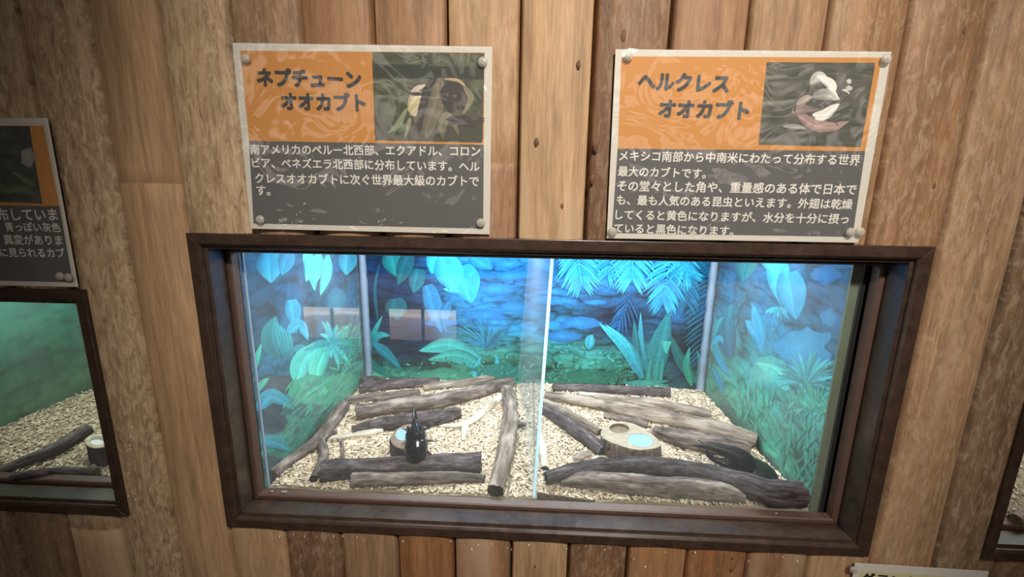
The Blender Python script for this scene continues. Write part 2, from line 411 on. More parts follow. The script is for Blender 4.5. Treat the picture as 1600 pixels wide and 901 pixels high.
# ------------------------------------------------------------------ terrariums
XL, XR, YF, YB, ZF = -0.4235, 0.4107, 0.0485, 0.4578, 0.0
def corner_seal(x, y, z0, z1, wd, mat, par, side):
    bm = bmesh.new(); n = 40; pr = []
    for i in range(n+1):
        z = z0+(z1-z0)*i/n; wv = wd*(1+.18*noise.noise(Vector((x*9, y*7, z*60))))
        sx = side
        pr.append([bm.verts.new(p) for p in ((x, y, z), (x+sx*wv, y, z), (x+sx*wv*.6, y-wv*.55, z), (x, y-wv, z))])
    for i in range(n):
        for j in range(4):
            bm.faces.new((pr[i][j], pr[i][(j+1) % 4], pr[i+1][(j+1) % 4], pr[i+1][j]))
    bm.faces.new(pr[0]); bm.faces.new(pr[-1][::-1]); bmesh.ops.recalc_face_normals(bm, faces=bm.faces[:])
    return keep(obj('corner_seal', bm, mat, smooth=True), par)
def terrarium(x0, x1, y1, ztop, label, divider=False):
    t = empty('terrarium', ((x0+x1)/2, YF, 0.0)); tag(t, label, 'terrarium', 'glass terrariums set into the plank wall')
    for xa_, xb_ in ((x0-.0085, x0-.0045), (x1+.0045, x1+.0085)): boxobj('side_filler', (xa_, YF+.002, .005), (xb_, y1, ztop), M_GAP, t)  # added near-black fillers, side and back, keep the gap around the tank dark
    boxobj('back_filler', (x0-.0085, y1+.007, .005), (x1+.0085, y1+.011, ztop), M_GAP, t)
    boxobj('front_pane', (x0-.002, YF, .0218), (x1+.002, YF+.004, ztop), M_GLASS, t)
    boxobj('side_pane', (x0, YF+.0045, .005), (x0+.003, y1, ztop), M_SIDEGLASS, t)
    boxobj('side_pane', (x1-.003, YF+.0075, .005), (x1, y1, ztop), M_SIDEGLASS, t)
    boxobj('base_panel', (x0-.004, YF, -.003), (x1+.004, y1+.006, .004), M_WHITE, t)
    boxobj('lid', (x0-.004, YF, ztop+.001), (x1+.004, y1+.012, ztop+.006), M_WHITE, t)
    corner_seal(x0+.003, y1-.001, .02, ztop, .0125, M_SEAL, t, 1); corner_seal(x1-.003, y1-.001, .02, ztop, .0125, M_SEAL, t, -1)
    corner_seal(x0+.003, YF+.0075, .02, ztop, .0028, M_SEAL, t, 1)
    boxobj('corner_seal', (x1-.0095, YF+.0045, .02), (x1+.0022, YF+.0072, ztop), M_OLIVE, t)
    if divider:
        # leaning divider: four corners
        f0, f1, b0, b1 = (-.0082, .0215), (.0105, ztop), (-.0435, .0215), (-.0150, ztop)
        bm = bmesh.new(); th = .0045; ya, yb = YF+.0055, y1-.004
        P = [(f0[0], ya, f0[1]), (b0[0], yb, b0[1]), (b1[0], yb, b1[1]), (f1[0], ya, f1[1])]
        L = [bm.verts.new(p) for p in P]; R_ = [bm.verts.new((p[0]+th, p[1], p[2])) for p in P]
        bm.faces.new(L); bm.faces.new(R_[::-1])
        for i in range(4):
            j = (i+1) % 4; f = bm.faces.new((L[i], L[j], R_[j], R_[i])); f.material_index = 1 if i == 3 else 0
        bmesh.ops.recalc_face_normals(bm, faces=bm.faces[:])
        keep(obj('divider_pane', bm, [M_DIVGLASS, M_GEDGE]), t)
    return t
terrarium(XL, XR, YB, 0.475, 'wide glass terrarium behind the middle window with a glass divider down its centre', True)
terrarium(-1.04, -0.612, YB, 0.415, 'dim greenish terrarium behind the window cut off at the left edge')
terrarium(0.612, 1.43, YB, 0.475, 'terrarium glimpsed behind the dark frame at the bottom right corner')

# ------------------------------------------------------------------ printed jungle posters
def lerp(a, b, t): return tuple(a[i]+(b[i]-a[i])*t for i in range(3))
class Poster:
    def __init__(s, P, layer_dir):
        s.P = P; s.V = []; s.F = []; s.C = []; s.k = 0; s.dir = Vector(layer_dir)
    def grid(s, pts, cols):
        h, w_, _ = pts.shape; b = len(s.V)
        s.V += [tuple(p) for p in pts.reshape(-1, 3)]; s.C += [tuple(c) for c in cols.reshape(-1, 3)]
        for r in range(h-1):
            for c in range(w_-1):
                a = b+r*w_+c; s.F.append((a, a+1, a+w_+1, a+w_))
    def layer(s):
        s.k += 1; return s.dir*(0.0002+0.000005*s.k)
    def leaf(s, path, hw, ca, cb, ribs=True, n=14, dark=0.82):
        """blade along a path; hw = half width; ca base colour, cb tip colour (sRGB)"""
        off = s.layer(); pts = catmull(path, n); b = len(s.V)
        for i, p in enumerate(pts):
            q = pts[min(i+1, n)]-pts[max(i-1, 0)]; q = q/(np.linalg.norm(q)+1e-9); nn = np.array([-q[1], q[0]])
            t = i/n; wv = (hw(t) if callable(hw) else hw*math.sin(math.pi*min(1, max(0.02, t))**0.75)**0.8)
            c = lerp(ca, cb, t)
            for m, f in ((-1, 1.06), (-.06, 1.0), (.06, 1.18 if ribs else 1.0), (1, dark)):
                x, y = p+nn*wv*m; s.V.append(tuple(s.P(x, y)+off)); s.C.append(tuple(min(255, k*f) for k in c))
        for i in range(n):
            for j in range(3):
                a = b+i*4+j; s.F.append((a, a+1, a+5, a+4))
    def heart(s, base, tip, hw, ca, cb):
        s.leaf([base, tuple((np.array(base)+np.array(tip))/2), tip], lambda t: hw*(max(0, math.sin(math.pi*(0.16+0.84*t)))**0.85 if t < 1 else 0.0)*(1.15-0.2*t), ca, cb)
    def frond(s, path, n, L, wd, ca, cb, a0=0.55, right=1.0, left=1.0):
        pts = catmull(path, n)
        for i in range(1, n+1):
            q = pts[i]-pts[i-1]; ang = math.atan2(q[1], q[0]); t = i/n
            ln = L*(0.55+0.45*math.sin(math.pi*min(1, t*.8+.15)))
            for sg, k in ((1, left), (-1, right)):
                if k <= 0: continue
                a = ang+sg*(a0*(1.35-0.75*t))+random.uniform(-.06, .06); l2 = ln*k*random.uniform(.85, 1.1)
                p = pts[i]; e = p+l2*np.array([math.cos(a), math.sin(a)]); md = (p+e)/2+np.array([0, -l2*.05])
                f = random.uniform(.82, 1.1)
                s.leaf([tuple(p), tuple(md), tuple(e)], wd, tuple(min(255, x*f) for x in ca), tuple(min(255, x*f) for x in cb), True, 6)
        s.leaf(path, lambda t: 1.0, lerp(ca, cb, .5), cb, False, 10)
    def blob(s, cx, cy, rx, ry, ca, cb, n=26, rag=.35, seed=0):
        off = s.layer(); b = len(s.V)
        s.V.append(tuple(s.P(cx, cy)+off)); s.C.append(ca)
        for i in range(n):
            a = 2*math.pi*i/n; r = 1+rag*noise.noise(Vector((math.cos(a)*2.3+seed, math.sin(a)*2.3, seed*1.7)))+rag*.5*noise.noise(Vector((math.cos(a)*7+seed, math.sin(a)*7, 3)))
            s.V.append(tuple(s.P(cx+rx*r*math.cos(a), cy+ry*r*math.sin(a))+off)); s.C.append(cb)
        for i in range(n): s.F.append((b, b+1+i, b+1+(i+1) % n))
    def tuft(s, cx, cy, n, L, wd, ca, cb, a0=-math.pi, a1=0.0):
        for i in range(n):
            a = a0+(a1-a0)*(i+random.random())/n; l2 = L*random.uniform(.6, 1.1)
            e = (cx+l2*math.cos(a), cy+l2*math.sin(a)*.9); m = (cx+l2*.5*math.cos(a), cy+l2*.55*math.sin(a)*.9-L*.06)
            f = random.uniform(.75, 1.12)
            s.leaf([(cx, cy), m, e], wd, tuple(min(255, x*f) for x in ca), tuple(min(255, x*f) for x in cb), True, 6)
    def specks(s, box_, n, size, cols, ang=(-3.1, 0), wd=.22):
        for i in range(n):
            x = random.uniform(box_[0], box_[2]); y = random.uniform(box_[1], box_[3]); a = random.uniform(*ang); c = random.choice(cols)
            l = size*random.uniform(.6, 1.4); s.leaf([(x, y), (x+l*.5*math.cos(a), y+l*.5*math.sin(a)), (x+l*math.cos(a), y+l*math.sin(a))], l*wd, c, c, False, 4)
    def finish(s, label, name='jungle_poster', gain=0.92, hue=(.86, 1.02, .99)):
        me = bpy.data.meshes.new(name); me.from_pydata(s.V, [], s.F)
        C = np.array(s.C, float)*np.array(hue); C = np.clip(C, 0, 255)/255; C = np.where(C <= .04045, C/12.92, ((np.clip(C, 0, 1)+.055)/1.055)**2.4)*gain
        a = me.attributes.new('col', 'FLOAT_COLOR', 'POINT'); a.data.foreach_set('color', np.hstack([C, np.ones((len(C), 1))]).astype('f').ravel())
        o = link(name, me, M_PRINT); return tag(o, label, 'poster')

def rock(u, v, fx, fz, sd):
    n = noise.fractal(Vector((u*fx+sd, v*fz, sd)), 0.9, 2.1, 5)
    c = 1-abs(noise.noise(Vector((u*fx*1.3+n*.7+sd, v*fz*1.5, sd+4))))*2
    c2 = 1-abs(noise.noise(Vector((u*fx*3.1+n+sd, v*fz*3.3, sd+9))))*2
    return n, max(0, c)**6, max(0, c2)**5
def field(stops, u):
    for (a, ca), (b, cb) in zip(stops, stops[1:]):
        if u <= b: return lerp(ca, cb, max(0, (u-a)/(b-a)))
    return stops[-1][1]

# back poster, colours laid out in poster coordinates u (0..1 across), v (0..1 up from the floor)
def back_poster():
    def Pb(x, y):
        p = aty(x, y, YB+.0030); p.x = min(max(p.x, XL+.001), XR-.001); p.z = min(max(p.z, .012), .47); return p
    ps = Poster(Pb, (0, -1, 0))
    W_, H_ = 300, 190; z0, z1 = .012, .47; pts = np.zeros((H_, W_, 3)); cols = np.zeros((H_, W_, 3))
    for r in range(H_):
        v = r/(H_-1); z = z0+(z1-z0)*v
        for c in range(W_):
            u = c/(W_-1); x = XL+.0005+(XR-XL-.001)*u; pts[r, c] = (x, YB+.0030, z)
            n, k, k2 = rock(u, v, 7, 10, 2.0)
            vv = v+.05*n
            col = field([(0, (74, 128, 108)), (.14, (84, 166, 142)), (.24, (76, 164, 164)), (.36, (50, 142, 198)), (.55, (42, 134, 210)), (.8, (44, 132, 218)), (1, (40, 110, 200))], vv)
            dk = max(0, 1-abs((u-.08)/.17))*min(1, max(0, (v-.10)*5)) + .9*max(0, 1-math.hypot((u-.74)/.16, (v-.40)/.17)) + .9*max(0, 1-math.hypot((u-.95)/.12, (v-.22)/.4)) + .7*max(0, 1-math.hypot((u-.16)/.17, (v-.24)/.2))
            col = lerp(col, (26, 42, 78), min(.92, dk*1.25))
            f = 1+.34*n-.42*k-.22*k2
            if v < .2: f *= 1+.25*noise.noise(Vector((u*60, v*60, 1)))
            cols[r, c] = [min(250, max(8, q*f)) for q in col]
    ps.grid(pts, cols)
    CY, CY2, TEAL, DT = (64, 176, 236), (50, 150, 225), (50, 150, 165), (32, 96, 120)
    # rock plates
    for i, (x, y, rx, ry) in enumerate(((795, 412, 22, 6), (800, 430, 26, 7), (775, 452, 30, 9), (757, 492, 34, 9), (800, 480, 24, 7), (690, 505, 24, 6), (770, 512, 30, 6), (880, 470, 22, 6), (905, 505, 36, 9), (880, 525, 30, 8), (930, 472, 18, 4), (735, 405, 30, 5))):
        ps.blob(x, y, rx, ry, (58, 156, 226), (38, 118, 196), seed=i)
    # heart leaves upper left
    ps.heart((612, 392), (620, 432), 17, (38, 120, 130), (44, 140, 150)); ps.heart((640, 395), (622, 445), 12, (30, 84, 110), (36, 110, 120))
    ps.heart((655, 420), (646, 458), 12, (34, 104, 130), (40, 120, 140)); ps.heart((685, 392), (674, 428), 14, CY, (60, 190, 230))
    ps.heart((720, 415), (737, 474), 22, (50, 160, 225), (70, 184, 240)); ps.heart((694, 402), (712, 455), 21, CY, (84, 196, 246))
    ps.heart((735, 398), (770, 420), 12, (44, 140, 215), CY2); ps.tuft(705, 456, 7, 17, 2.4, CY, (90, 200, 245))
    ps.heart((617, 466), (622, 500), 16, (30, 96, 116), (36, 116, 130)); ps.heart((668, 445), (690, 520), 13, (52, 130, 190), (70, 150, 215))
    ps.leaf([(704, 470), (694, 490), (696, 520)], 8, (50, 120, 180), (60, 140, 200))
    # agave and grass, lower left
    ps.tuft(760, 545, 22, 58, 1.5, (36, 110, 150), (60, 150, 180), -3.0, -.15)
    ps.leaf([(752, 560), (700, 540), (654, 548)], 13, (66, 170, 180), (96, 200, 196)); ps.leaf([(756, 575), (715, 556), (668, 562)], 11, (58, 160, 160), (90, 196, 186))
    ps.leaf([(750, 560), (742, 580), (744, 598)], 5, (80, 186, 205), (90, 196, 215)); ps.leaf([(775, 555), (778, 575), (776, 590)], 4, (70, 180, 205), (90, 196, 215))
    ps.blob(690, 588, 40, 12, (104, 176, 150), (74, 150, 130), seed=5); ps.blob(780, 578, 40, 12, (70, 146, 140), (58, 134, 126), seed=6)
    ps.leaf([(578, 552), (584, 522), (598, 492)], 5, (30, 110, 120), (70, 196, 190)); ps.leaf([(582, 540), (592, 524), (610, 524)], 6, (40, 130, 150), (64, 190, 200))
    ps.leaf([(584, 536), (604, 552), (628, 578)], 8, (44, 140, 165), (40, 150, 170)); ps.leaf([(576, 560), (590, 575), (618, 590)], 6, (36, 120, 124), (50, 140, 130))
    ps.leaf([(590, 500), (586, 450), (594, 410)], 3, (30, 90, 120), (40, 110, 140))
    ps.specks((640, 560, 850, 598), 80, 7, [(88, 172, 150), (74, 156, 138), (66, 140, 124), (110, 190, 168)])
    ps.specks((856, 540, 1010, 600), 170, 7, [(76, 176, 172), (66, 158, 158), (58, 140, 132), (96, 196, 192), (62, 148, 126)])
    ps.blob(915, 590, 50, 12, (60, 134, 112), (50, 120, 104), seed=8); ps.specks((870, 575, 990, 602), 80, 6, [(74, 152, 124), (60, 132, 108), (54, 116, 98)])
    # palm fronds, upper right
    F1, F2 = (56, 160, 230), (84, 194, 246)
    ps.frond([(985, 452), (978, 480), (966, 505)], 8, 40, 1.7, (34, 96, 160), (38, 108, 170), .5)
    ps.frond([(935, 385), (928, 410), (905, 440)], 9, 40, 2.4, (46, 136, 210), (56, 150, 220), .6)
    ps.frond([(898, 375), (903, 405), (908, 440)], 12, 50, 2.7, F1, F2, .75)
    ps.frond([(962, 375), (958, 400), (950, 425)], 9, 40, 2.4, (50, 146, 215), (66, 170, 230), .8)
    ps.frond([(990, 370), (988, 405), (987, 432)], 12, 50, 2.7, F1, F2, .8)
    ps.frond([(1102, 395), (1106, 440), (1100, 500), (1092, 560)], 22, 46, 2.0, (26, 96, 128), (40, 124, 150), .95, right=.4)
    ps.frond([(1078, 385), (1070, 430), (1072, 470)], 14, 44, 2.2, (34, 112, 160), (46, 136, 184), .7)
    ps.frond([(1048, 395), (1041, 435), (1036, 470)], 14, 48, 2.7, F1, (70, 184, 238), .75)
    ps.frond([(1068, 380), (1064, 410), (1075, 430)], 9, 40, 2.6, (56, 164, 220), (76, 190, 236), .8)
    # blades, lower right
    ps.leaf([(1090, 600), (1062, 560), (1046, 520)], 9, (40, 110, 110), (34, 110, 120)); ps.leaf([(1016, 600), (1030, 540), (1046, 485)], 17, (52, 140, 140), (44, 140, 160))
    ps.leaf([(1040, 532), (1039, 545), (1042, 552)], lambda t: 9*(1-t), (84, 190, 180), (84, 190, 180)); ps.leaf([(1020, 600), (1003, 545), (1000, 486)], 6, (40, 120, 120), (70, 180, 220))
    ps.leaf([(1000, 596), (994, 540), (990, 498)], 6, (36, 110, 116), (44, 130, 150)); ps.leaf([(1004, 590), (980, 545), (935, 503)], 11, (50, 150, 165), (88, 206, 236))
    ps.leaf([(996, 575), (978, 535), (945, 505)], 5, (60, 170, 200), (100, 214, 240)); ps.leaf([(920, 545), (922, 530), (926, 522)], 8, (60, 170, 200), (80, 190, 220))
    ps.leaf([(1080, 602), (1072, 570), (1077, 540)], 6, (52, 150, 120), (60, 170, 165)); ps.leaf([(1088, 602), (1094, 570), (1088, 545)], 5, (46, 130, 110), (56, 150, 150))
    for x in (1010, 1022, 1030): ps.leaf([(x, 602), (x+3, 580), (x+6, 558)], 3, (60, 160, 150), (66, 170, 160))
    ps.blob(1010, 598, 34, 6, (90, 180, 170), (60, 146, 140), rag=.6, seed=3)
    return ps.finish('blue jungle poster of rocks, hanging palm fronds and heart leaves across the terrarium back')
back_poster()

def side_poster(left):
    X = XL-.0030 if left else XR+.0030
    def Pm(x, y):
        p = atx(x, y, X); p.y = min(max(p.y, YF+.009), YB-.002); p.z = min(max(p.z, .012), .47); return p
    ps = Poster(Pm, (1, 0, 0) if left else (-1, 0, 0))
    W_, H_ = 190, 190; z0, z1 = .012, .47; pts = np.zeros((H_, W_, 3)); cols = np.zeros((H_, W_, 3))
    for r in range(H_):
        v = r/(H_-1); z = z0+(z1-z0)*v
        for c in range(W_):
            u = c/(W_-1); y = YF+.008+(YB-YF-.008)*u; pts[r, c if not left else c] = (X, y, z)
            n, k, k2 = rock(u*.8, v, 5, 8, 11.0 if left else 23.0)
            vv = v+.07*n
            if left: col = field([(0, (60, 104, 94)), (.12, (84, 166, 144)), (.25, (72, 138, 142)), (.4, (44, 104, 134)), (.7, (36, 88, 140)), (1, (50, 124, 176))], vv)
            else: col = field([(0, (56, 136, 112)), (.15, (72, 174, 144)), (.32, (72, 164, 164)), (.5, (44, 124, 160)), (.75, (34, 90, 142)), (1, (44, 118, 172))], vv)
            f = 1+.36*n-.35*k-.2*k2
            cols[r, c] = [min(250, max(8, q*f)) for q in col]
    ps.grid(pts, cols)
    if left:
        ps.blob(432, 600, 46, 16, (96, 86, 96), (70, 74, 92), seed=1); ps.blob(420, 655, 30, 24, (60, 66, 78), (50, 66, 82), seed=2); ps.blob(470, 640, 34, 12, (88, 84, 96), (74, 110, 112), seed=12)
        ps.heart((420, 395), (423, 442), 20, (52, 150, 200), (66, 180, 225)); ps.heart((452, 392), (440, 430), 12, (44, 120, 180), (60, 160, 200))
        for q, (a, b) in enumerate((((475, 392), (492, 455)), ((497, 392), (488, 450)), ((512, 398), (500, 462)), ((484, 395), (478, 440)))):
            ps.leaf([a, ((a[0]+b[0])/2+3, (a[1]+b[1])/2), b], 9, (90, 190, 205), (110, 200, 190))
        ps.heart((545, 392), (540, 430), 14, (60, 160, 200), (70, 180, 220)); ps.blob(527, 468, 16, 18, (50, 140, 170), (40, 116, 160), rag=.15)
        ps.heart((455, 468), (462, 512), 12, (58, 170, 214), (50, 150, 195)); ps.leaf([(436, 560), (424, 525), (431, 494)], 18, (36, 100, 116), (60, 160, 170))
        for q in range(5): ps.leaf([(428+q*5, 500+q*4), (434+q*5, 530), (446+q*3, 566)], 3, (60, 170, 185), (40, 130, 150))
        ps.leaf([(448, 520), (468, 508), (482, 532)], 10, (52, 160, 200), (60, 176, 216)); ps.leaf([(455, 545), (475, 548), (484, 566)], 8, (44, 130, 150), (50, 150, 170))
        ps.leaf([(462, 598), (475, 560), (516, 532)], 16, (110, 210, 196), (70, 186, 196)); ps.leaf([(490, 600), (500, 560), (522, 534)], 14, (120, 216, 190), (74, 190, 190))
        ps.tuft(520, 536, 14, 44, 4, (60, 170, 190), (96, 210, 210), -3.6, 2.2)
        ps.specks((528, 515, 560, 590), 70, 14, [(64, 176, 144), (66, 168, 146), (76, 190, 158)], wd=.08)
        ps.blob(490, 610, 40, 22, (110, 204, 170), (74, 168, 140), seed=4); ps.blob(535, 602, 26, 18, (104, 180, 120), (84, 160, 120), seed=9)
        ps.leaf([(397, 580), (402, 556), (408, 536)], 5, (60, 170, 160), (84, 200, 180)); ps.leaf([(402, 612), (410, 598), (420, 590)], 5, (70, 170, 160), (96, 196, 170))
        ps.leaf([(400, 640), (425, 618), (460, 640)], 12, (70, 160, 196), (66, 150, 170)); ps.leaf([(404, 690), (430, 690), (455, 705)], 11, (60, 150, 176), (60, 140, 150))
        ps.specks((440, 600, 560, 650), 70, 26, [(84, 165, 140), (80, 156, 134), (96, 176, 152)], (-1.1, -.6), wd=.07)
        ps.specks((440, 650, 510, 720), 50, 24, [(70, 146, 126), (62, 134, 116), (58, 120, 108)], (-1.1, -.6), wd=.07)
        ps.blob(425, 730, 26, 18, (34, 54, 58), (40, 66, 70), seed=7)
        return ps.finish('jungle poster with pale agave and brown ground on the terrarium left side')
    ps.heart((1170, 392), (1160, 440), 16, (44, 110, 120), (40, 116, 130)); ps.heart((1212, 395), (1222, 478), 17, (60, 164, 216), (70, 176, 220)); ps.heart((1232, 425), (1244, 500), 22, (50, 150, 200), (52, 140, 180))
    ps.heart((1198, 392), (1205, 425), 12, (60, 150, 180), (80, 170, 200)); ps.tuft(1216, 480, 7, 26, 3, (50, 150, 180), (60, 164, 190), .3, 2.8)
    ps.leaf([(1140, 560), (1134, 510), (1144, 474)], 16, (34, 96, 124), (56, 140, 165)); ps.leaf([(1190, 550), (1186, 510), (1176, 474)], 11, (48, 140, 180), (60, 160, 205))
    ps.leaf([(1166, 500), (1184, 525), (1192, 555)], 9, (56, 158, 205), (48, 140, 185)); ps.leaf([(1113, 530), (1120, 510), (1130, 494)], 5, (50, 150, 170), (66, 186, 206))
    ps.leaf([(1112, 540), (1124, 528), (1130, 536)], 5, (60, 170, 210), (64, 180, 215)); ps.leaf([(1116, 542), (1128, 570), (1144, 590)], 6, (56, 160, 205), (50, 150, 190)); ps.leaf([(1114, 575), (1124, 596), (1132, 620)], 5, (50, 150, 195), (50, 140, 170))
    ps.blob(1256, 545, 44, 30, (70, 164, 214), (50, 136, 186), seed=3, rag=.5); ps.blob(1290, 430, 22, 14, (50, 126, 196), (40, 100, 170), seed=5); ps.blob(1296, 495, 14, 14, (60, 146, 196), (44, 116, 170), seed=6)
    ps.blob(1200, 585, 38, 24, (130, 200, 190), (80, 166, 170), seed=8, rag=.4); ps.leaf([(1230, 610), (1215, 580), (1180, 566)], 12, (90, 186, 190), (130, 206, 190))
    ps.tuft(1262, 600, 26, 60, 3, (60, 150, 160), (90, 190, 200), -3.3, .4); ps.tuft(1270, 640, 20, 50, 3, (70, 176, 150), (96, 196, 190), -3.3, .4)
    ps.specks((1150, 610, 1310, 700), 110, 24, [(78, 172, 150), (74, 164, 146), (88, 184, 162)], (-2.4, -.6), wd=.08)
    ps.specks((1220, 690, 1290, 780), 80, 22, [(66, 160, 134), (60, 148, 126), (76, 170, 146)], (-2.4, -.6), wd=.09)
    return ps.finish('jungle poster with blue grass clumps and mossy bottom on the terrarium right side')
side_poster(True); side_poster(False)

def simple_poster(X0, X1, z1, cols, label, sd):
    ps = Poster(lambda x, y: Vector((x, YB+.003, y)), (0, -1, 0)); W_, H_ = 120, 80
    pts = np.zeros((H_, W_, 3)); cc = np.zeros((H_, W_, 3))
    for r in range(H_):
        v = r/(H_-1)
        for c in range(W_):
            u = c/(W_-1); pts[r, c] = (X0+(X1-X0)*u, YB+.003, .012+(z1-.012)*v); n, k, k2 = rock(u, v, 4, 6, sd)
            cc[r, c] = [min(250, max(6, q*(1+.25*n-.2*k))) for q in field(cols, v+.05*n)]
    ps.grid(pts, cc); return ps.finish(label)
simple_poster(-1.036, -.616, .41, [(0, (150, 140, 100)), (.2, (120, 130, 96)), (.4, (84, 130, 104)), (.7, (70, 150, 140)), (1, (80, 170, 166))], 'blurred green jungle poster behind the left edge terrarium', 31)
simple_poster(.616, 1.426, .47, [(0, (70, 120, 96)), (.4, (50, 120, 140)), (1, (40, 100, 170))], 'dark jungle poster at the back of the bottom right terrarium', 41)
# left side of the left terrarium
ps = Poster(lambda x, y: Vector((-1.037, x, y)), (1, 0, 0)); pts = np.zeros((60, 60, 3)); cc = np.zeros((60, 60, 3))
for r in range(60):
    for c in range(60):
        pts[r, c] = (-1.0425, YF+.01+(YB-YF-.012)*c/59, .012+.398*r/59); n, k, k2 = rock(c/59, r/59, 3, 5, 51)
        cc[r, c] = [q*(1+.25*n-.2*k) for q in field([(0, (110, 120, 90)), (.4, (70, 120, 100)), (1, (64, 150, 150))], r/59)]
ps.grid(pts, cc); ps.finish('green poster on the far side of the left edge terrarium')

# ------------------------------------------------------------------ wood chip bedding
ZS = 0.030
def ground(x, y):
    z = ZS-.003+.0035*noise.noise(Vector((x*14, y*14, 3)))+.004*max(0, (y-.25)/.2)
    if 0 < x < .11: z -= .009*max(0, 1-abs(x-.03)/.07)*max(0, 1-(y-.05)/.05)
    return z
def chips(x0, x1, y0, y1, n, label, group=None):
    # bedding base
    gx, gy = 60, 30; V = []; F = []; C = []
    for j in range(gy+1):
        for i in range(gx+1):
            x = x0+(x1-x0)*i/gx; y = y0+(y1-y0)*j/gy; V.append((x, y, ground(x, y)-.001)); C.append((.36, .29, .19, 1))
    for j in range(gy):
        for i in range(gx):
            a = j*(gx+1)+i; F.append((a, a+1, a+gx+2, a+gx+1))
    b = len(V)
    for q in range(2):   # front apron against the glass
        for i in range(gx+1):
            x = x0+(x1-x0)*i/gx; V.append((x, y0, (ground(x, y0)-.001) if q == 0 else .006)); C.append((.30, .24, .16, 1))
    for i in range(gx): F.append((b+i, b+gx+1+i, b+gx+2+i, b+i+1))
    X = rng.uniform(x0+.002, x1-.002, n); Y = rng.uniform(y0+.002, y1-.002, n); L = rng.gamma(4, .0016, n).clip(.0026, .015)/2; Wd = rng.uniform(.0007, .0019, n); T = rng.uniform(.0003, .0007, n)
    yaw = rng.uniform(0, 2*np.pi, n); pit = rng.normal(0, .28, n); rol = rng.normal(0, .5, n); tone = rng.normal(1.0, .16, n).clip(.45, 1.35); warm = rng.uniform(0, 1, n)
    base1 = np.array(s2l((232, 214, 192))); base2 = np.array(s2l((208, 184, 156)))
    for i in range(n):
        cz = ground(X[i], Y[i])+.0008+abs(math.sin(pit[i]))*L[i]*.6+rng.uniform(0, .0022)
        M = Matrix.Rotation(yaw[i], 3, 'Z') @ Matrix.Rotation(pit[i], 3, 'Y') @ Matrix.Rotation(rol[i], 3, 'X'); o = Vector((X[i], Y[i], cz)); k = len(V); tp = rng.uniform(.3, .9); c = (*((base1*(1-warm[i])+base2*warm[i])*tone[i]).clip(0, .95), 1)
        bw = rng.uniform(-.3, .3)*L[i]
        for sx, sw in ((-1, tp), (0, 1), (1, tp*.8)):
            for sy, sz in ((-1, -1), (1, -1), (1, 1), (-1, 1)):
                p = o+M @ Vector((sx*L[i], sy*Wd[i]*sw, sz*T[i]+(0 if sx else bw*.5)))
                p.x = min(max(p.x, x0+.0008), x1-.0008); p.y = min(max(p.y, y0+.0006), y1-.0008)
                V.append(tuple(p)); C.append(c)
        for q in (0, 4):
            for j in range(4):
                j2 = (j+1) % 4; F.append((k+q+j, k+q+j2, k+q+4+j2, k+q+4+j))
        F.append((k+3, k+2, k+1, k)); F.append((k+8, k+9, k+10, k+11))
    me = bpy.data.meshes.new('wood_chip_bedding'); me.from_pydata(V, [], F)
    a = me.attributes.new('col', 'FLOAT_COLOR', 'POINT'); a.data.foreach_set('color', np.array(C, 'f').ravel())
    return tag(link('wood_chip_bedding', me, M_CHIP), label, 'wood chips', kind='stuff')
chips(XL+.0035, -.046, YF+.0052, YB-.003, 15000, 'pale wood chips covering the floor left of the glass divider')
chips(-.0035, XR-.0035, YF+.0052, YB-.003, 15000, 'pale wood chips covering the floor right of the glass divider')
chips(-.0455, -.004, YF+.0052, YB-.003, 1300, 'strip of pale wood chips right under the glass divider')
chips(-1.035, -.617, YF+.0052, YB-.003, 6000, 'wood chips on the floor of the left edge terrarium')
chips(.617, 1.425, YF+.0052, YB-.003, 7500, 'wood chips in the terrarium at the bottom right corner')
bm = bmesh.new(); A = []
for i in range(17):
    t = i/16; x = -.001+.088*t; zt_ = .0365-.010*t+.0012*noise.noise(Vector((x*90, 0, 0)))
    A.append([bm.verts.new(p) for p in ((x, .0538, .006), (x, .0538, zt_), (x, .0572, zt_-.001), (x, .0572, .006))])
for i in range(16):
    for j in range(4): bm.faces.new((A[i][j], A[i][(j+1) % 4], A[i+1][(j+1) % 4], A[i+1][j]))
bm.faces.new(A[0]); bm.faces.new(A[-1][::-1]); bmesh.ops.recalc_face_normals(bm, faces=bm.faces[:])
tag(obj('soil_layer', bm, plain('brown_soil', (92, 76, 62), .95, bump=.8, bscale=500, var=.4)), 'dark brown soil pressed against the front glass right of the divider', 'soil', kind='stuff')

